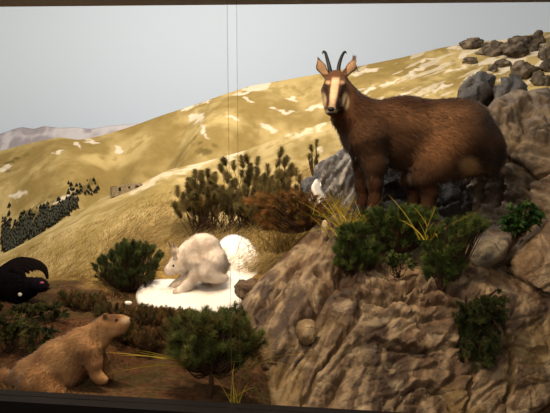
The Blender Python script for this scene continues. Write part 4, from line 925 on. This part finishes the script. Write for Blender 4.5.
grass_tuft('grass_tuft', around(at(350, 238, 3.36), 0.045, 90), 0.30, 0.0068, YEL, 'yellow grass tuft at the foot of the grey outcrop, left of the chamois legs', 'grass', 0.5)
grass_tuft('grass_tuft', around(at(427, 240, 3.06), 0.014, 12), 0.25, 0.0075, YEL, 'few yellow blades standing before the hind legs of the chamois', 'grass', 0.45)
grass_tuft('grass_tuft', around(at(196, 368, 2.33), 0.012, 9), 0.22, 0.006, YEL, 'yellow blades bending left from the stem of the front bush', 'grass', 0.22, 0.75, lean=(-1.3, 0, -0.35))
grass_tuft('grass_tuft', around(at(234, 404, 2.24), 0.02, 12), 0.17, 0.006, YEL, 'yellow upright blades below the right side of the front bush', 'grass', 0.35, lean=(0.1, 0, 0))
grass_tuft('grass_tuft', around(at(250, 368, 2.34), 0.012, 8), 0.22, 0.005, [(150, 126, 70), (130, 110, 60)], 'thin dry blades arching across the foot of the rock slab', 'grass', 0.3, 0.6, lean=(0.9, 0, 0.1))
grass_tuft('grass_tuft', around(at(288, 252, 3.86), 0.10, 420), 0.30, 0.0036, [(150, 122, 66), (124, 104, 56), (174, 146, 86), (104, 84, 48)], 'dry grass tuft leaning against the right side of the snow mound', 'grass', 0.5, 0.5, lean=(0.1, 0, 0))
grass_tuft('grass_tuft', around(at(338, 214, 3.75), 0.09, 120), 0.20, 0.004, YEL[:2] + [(150, 112, 56)], 'brown and yellow grass growing along the base of the grey outcrop', 'grass', 0.6)

# dry golden grass on the near slope and the back of the ground (uncountable)
def dry_grass():
    n = 40000; X = rng.uniform(-2.3, 0.5, n); Y = 3.95 + 1.65 * rng.random(n) ** 1.4
    zg = gz(X, np.clip(Y, 2, 4.7)); zh = hillB.h(X, Y); z = np.where(Y > 4.3, np.where(Y > 4.7, zh, np.maximum(zh, zg)), zg)
    P_ = np.stack([X, Y, z - 0.01], -1); a, b = topx(P_)
    keep = (rng.random(n) < 0.25 + 0.75 * sstep(0.4, 0.6, fbm(P_ * [2, 2, 2], 3, 601))) & (Y > 3.98 + 0.25 * (a < 60))
    keep &= ~((a > 130) & (a < 270) & (b > 275))
    P_ = P_[keep]; n = len(P_)
    D = unit(np.array([0.55, -0.3, 0.85]) + rng.normal(size=(n, 3)) * 0.28)
    V, fl, k = strips(P_, D, rng.uniform(0.08, 0.24, n) * np.where(P_[:, 1] > 4.9, 0.5, 1.0), np.full(n, 0.0034), np.stack([D[:, 0] * 0.5, D[:, 1] * .3, -0.3 * np.ones(n)], -1), 3)
    cc = np.array([s2l(q) for q in ((204, 178, 118), (172, 148, 92), (222, 202, 150), (140, 118, 72))])[rng.integers(4, size=n)] * rng.uniform(0.8, 1.15, (n, 1))
    tag(mk('dry_grass', V, fl, M_leaf, np.repeat(cc, k, 0)), 'golden dry grass covering the near slope behind the hare', 'grass', kind='stuff')
dry_grass()
# moss and litter on the soil
def litter():
    n = 42000; X = rng.uniform(-1.6, 0.3, n); Y = rng.uniform(2.15, 3.75, n); z = gz(X, Y); P_ = np.stack([X, Y, z - 0.004], -1); a, b = topx(P_)
    m = (rng.random(n) < sstep(0.42, 0.6, fbm(P_ * [4, 4, 4], 3, 611))) & ~((a > 60) & (a < 170) & (b > 345) & (rng.random(n) < 0.7)) & (a < 262) & ~((b < 320) & (a > 128) & (a < 245))
    P_ = P_[m]; n = len(P_); D = unit(np.array([0, 0, 0.7]) + rng.normal(size=(n, 3)) * 0.55)
    V, fl, k = strips(P_, D, rng.uniform(0.012, 0.045, n) * np.where((a[m] > 95) & (b[m] < 345), 1.3, 1.0), np.full(n, 0.004), np.tile([0, 0, -0.3], (n, 1)), 2)
    cc = np.array([s2l(q) for q in ((92, 66, 40), (74, 66, 36), (112, 84, 50), (60, 52, 32), (116, 66, 44))])[rng.integers(5, size=n)] * rng.uniform(0.8, 1.2, (n, 1))
    tag(mk('moss', V, fl, M_leaf, np.repeat(cc, k, 0)), 'brown moss and plant litter covering the soil at front left', 'moss', kind='stuff')
litter()

# dark conifer forest in the valley between the ridge and the slope (uncountable, seen far away)
def forest():
    parts = []
    spots = []
    while len(spots) < 1500:
        u = rng.random(); cx = 2 + 76 * u; cy = 247 - 46 * u + rng.normal() * (10 - 7 * u) - 5 * math.sin(cx * 0.31) * (1 - u)
        if rng.random() < u ** 2 * 0.85: continue
        if rng.random() < 0.02: cx, cy = rng.uniform(66, 100), 196 - rng.random() ** 2 * 14 - rng.random() * 4
        spots.append((cx, cy))
    for cx, cy in spots:
        p = hill_hit(hillA, cx, cy)
        if p.y < 7.05: continue
        hgt = rng.uniform(0.035, 0.085); r_ = hgt * 0.42; n = 6
        th = np.linspace(0, 2 * np.pi, n, endpoint=False)
        V = [np.c_[np.cos(th) * r_ * q, np.sin(th) * r_ * q, np.full(n, z_)] for q, z_ in ((1, 0.0), (0.62, hgt * .45), (0.75, hgt * 0.42), (0.3, hgt * .75))]
        V = np.concatenate(V + [np.array([[0, 0, hgt]])]) + np.array(p) - [0, 0, 0.01]
        i = np.arange(n); j = (i + 1) % n; Q = np.concatenate([np.stack([a * n + i, a * n + j, (a + 1) * n + j, (a + 1) * n + i], -1) for a in range(3)])
        parts.append((V, [Q, np.stack([3 * n + i, 3 * n + j, np.full(n, 4 * n)], -1)], s2l((78, 76, 60)) * rng.uniform(0.7, 1.2)))
    V, fl, c = join(parts)
    tag(mk('forest', V, fl, M_leaf, c), 'dark conifer forest in the valley at the left', 'forest', kind='stuff')
forest()

# ------------------------------------------------------------------ ruined stone hut on the slope
def hut():
    p = hill_hit(hillB, 127, 192) if hillB.h(np.array([0.]), np.array([6.]))[0] else None
    p = at(127, 191.5, 6.45); s_ = p.y / F
    p.z = min(p.z, float(hillB.h(np.array([p.x]), np.array([p.y]))[0]))
    root = thing('stone_hut', p, 'ruined grey stone hut with dark openings on the golden slope', 'hut')
    def wall(name, x0, z0, x1, tops, y0, y1, holes, colr):
        # box wall with an uneven top, openings recessed as real gaps
        xs = sorted(set([x0, x1] + [q for h_ in holes for q in h_[:2]] + [x0 + (x1 - x0) * i / 6 for i in range(7)]))
        parts = []
        def bx(a, b, c_, d):
            V = np.array([(x_, y_, z_) for z_ in (c_, d) for y_ in (y0, y1) for x_ in (a, b)]); Q = np.array([(0, 2, 3, 1), (4, 5, 7, 6), (0, 1, 5, 4), (2, 6, 7, 3), (0, 4, 6, 2), (1, 3, 7, 5)])
            parts.append((V * s_ * np.array([1, 1, 1]) + np.array(p), [Q], s2l(colr) * rng.uniform(0.85, 1.1)))
        for a, b in zip(xs, xs[1:]):
            m = (a + b) / 2; tp = float(np.interp(m, [t[0] for t in tops], [t[1] for t in tops])); hl = [h_ for h_ in holes if h_[0] <= m <= h_[1]]
            if hl: bx(a, b, z0, hl[0][2]); bx(a, b, hl[0][3], max(tp, hl[0][3] + .5))
            else: bx(a, b, z0, tp)
        V, fl, c = join(parts); mk(name, V, fl, M_stone, c, root, p, smooth=False)
    G = (178, 160, 132)
    wall('front_wall', -15, -5, 15, [(-15, 4), (-6, 6), (0, 7.5), (4, 9), (8, 7.5), (15, 8.5)], -4, -2.5, [(-7.5, -5, 0, 4), (2, 4, 3, 5), (9, 13, 3.5, 6.5)], G)
    wall('back_wall', -15, -5, 15, [(-15, 5), (0, 6), (4, 8), (15, 8)], 4, 5.5, [], G)
    wall('side_wall', -16, -5, -14.5, [(-16, 4.5), (-14, 4.5)], -4, 5.5, [], G)
    wall('side_wall', 14.5, -5, 16, [(14, 8), (16, 8)], -4, 5.5, [], G)
    wall('roof_slab', -15, 4.2, 15, [(-15, 5), (15, 6)], -2.5, 4, [], (92, 74, 58))
hut()

# ------------------------------------------------------------------ showcase: sill, header, glass and its joint
def boxpts(name, corners, material, kind='structure', **kw):
    """8 corner points: bottom four then top four"""
    o = mk(name, corners, np.array([(3, 2, 1, 0), (4, 5, 6, 7), (0, 1, 5, 4), (1, 2, 6, 5), (2, 3, 7, 6), (3, 0, 4, 7)]), material, smooth=False)
    return tag(o, kind=kind, **kw)
zs = 1.5 - 0.637
def gl(X): return 1.842 - 0.169 * X
def beam(x0, x1, z0a, z1a, z0b, z1b, d0, d1):
    return [(x0, gl(x0) + d0, z0a), (x1, gl(x1) + d0, z0b), (x1, gl(x1) + d1, z0b), (x0, gl(x0) + d1, z0a), (x0, gl(x0) + d0, z1a), (x1, gl(x1) + d0, z1b), (x1, gl(x1) + d1, z1b), (x0, gl(x0) + d1, z1a)]
boxpts('trim_sill', beam(-1.7, 1.4, zs - 0.25, zs, zs - 0.25, zs, -0.06, 0.05), M_frame)
zh0, zh1 = CZ + 0.695, CZ + 0.572
boxpts('trim_header', beam(-1.7, 1.4, zh0 + 0.03, zh0 + 0.3, zh1 + 0.0, zh1 + 0.3, -0.05, 0.03), M_head)
M_glass = bpy.data.materials.new('clear_glass'); M_glass.use_nodes = True
nt = M_glass.node_tree; nt.nodes.remove(nt.nodes['Principled BSDF']); tb = nt.nodes.new('ShaderNodeBsdfTransparent'); tb.inputs[0].default_value = (0.985, 0.985, 0.98, 1)
nt.links.new(tb.outputs[0], nt.nodes['Material Output'].inputs[0])
M_joint = bpy.data.materials.new('glass_edge'); M_joint.use_nodes = True
nt = M_joint.node_tree; pb = nt.nodes['Principled BSDF']; pb.inputs['Base Color'].default_value = (*s2l((120, 96, 74)), 1); pb.inputs['Roughness'].default_value = 0.4
tb = nt.nodes.new('ShaderNodeBsdfTransparent'); mxn = nt.nodes.new('ShaderNodeMixShader'); mxn.inputs[0].default_value = 0.22
nt.links.new(tb.outputs[0], mxn.inputs[1]); nt.links.new(pb.outputs[0], mxn.inputs[2]); nt.links.new(mxn.outputs[0], nt.nodes['Material Output'].inputs[0])
xj = (232 - 275) / F * 1.85
boxpts('window_1', beam(-1.7, xj - 0.014, zs, zh0 + 0.03, zs, CZ + 0.64, -0.004, 0.004), M_glass)
boxpts('window_2', beam(xj + 0.014, 1.4, zs, CZ + 0.64, zs, zh1, -0.004, 0.004), M_glass)
def strip(name, xt, xb, wpx):
    u = 1.865 / F
    a0, b0 = (xt - 275) * u, (xb - 275) * u; h_ = wpx * u / 2
    V = [(b0 - h_, gl(b0) - .005, zs), (b0 + h_, gl(b0) - .005, zs), (b0 + h_, gl(b0) + .005, zs), (b0 - h_, gl(b0) + .005, zs), (a0 - h_, gl(a0) - .005, CZ + .66), (a0 + h_, gl(a0) - .005, CZ + .66), (a0 + h_, gl(a0) + .005, CZ + .66), (a0 - h_, gl(a0) + .005, CZ + .66)]
    boxpts(name, V, M_joint)
strip('trim_1', 227, 232, 0.7)
strip('trim_2', 236.5, 240.5, 0.6)

for o in list(SC.objects):
    k = o.name.split('.')[0]
    if o.parent is None and k in GROUPS: o['group'] = GROUPS[k]
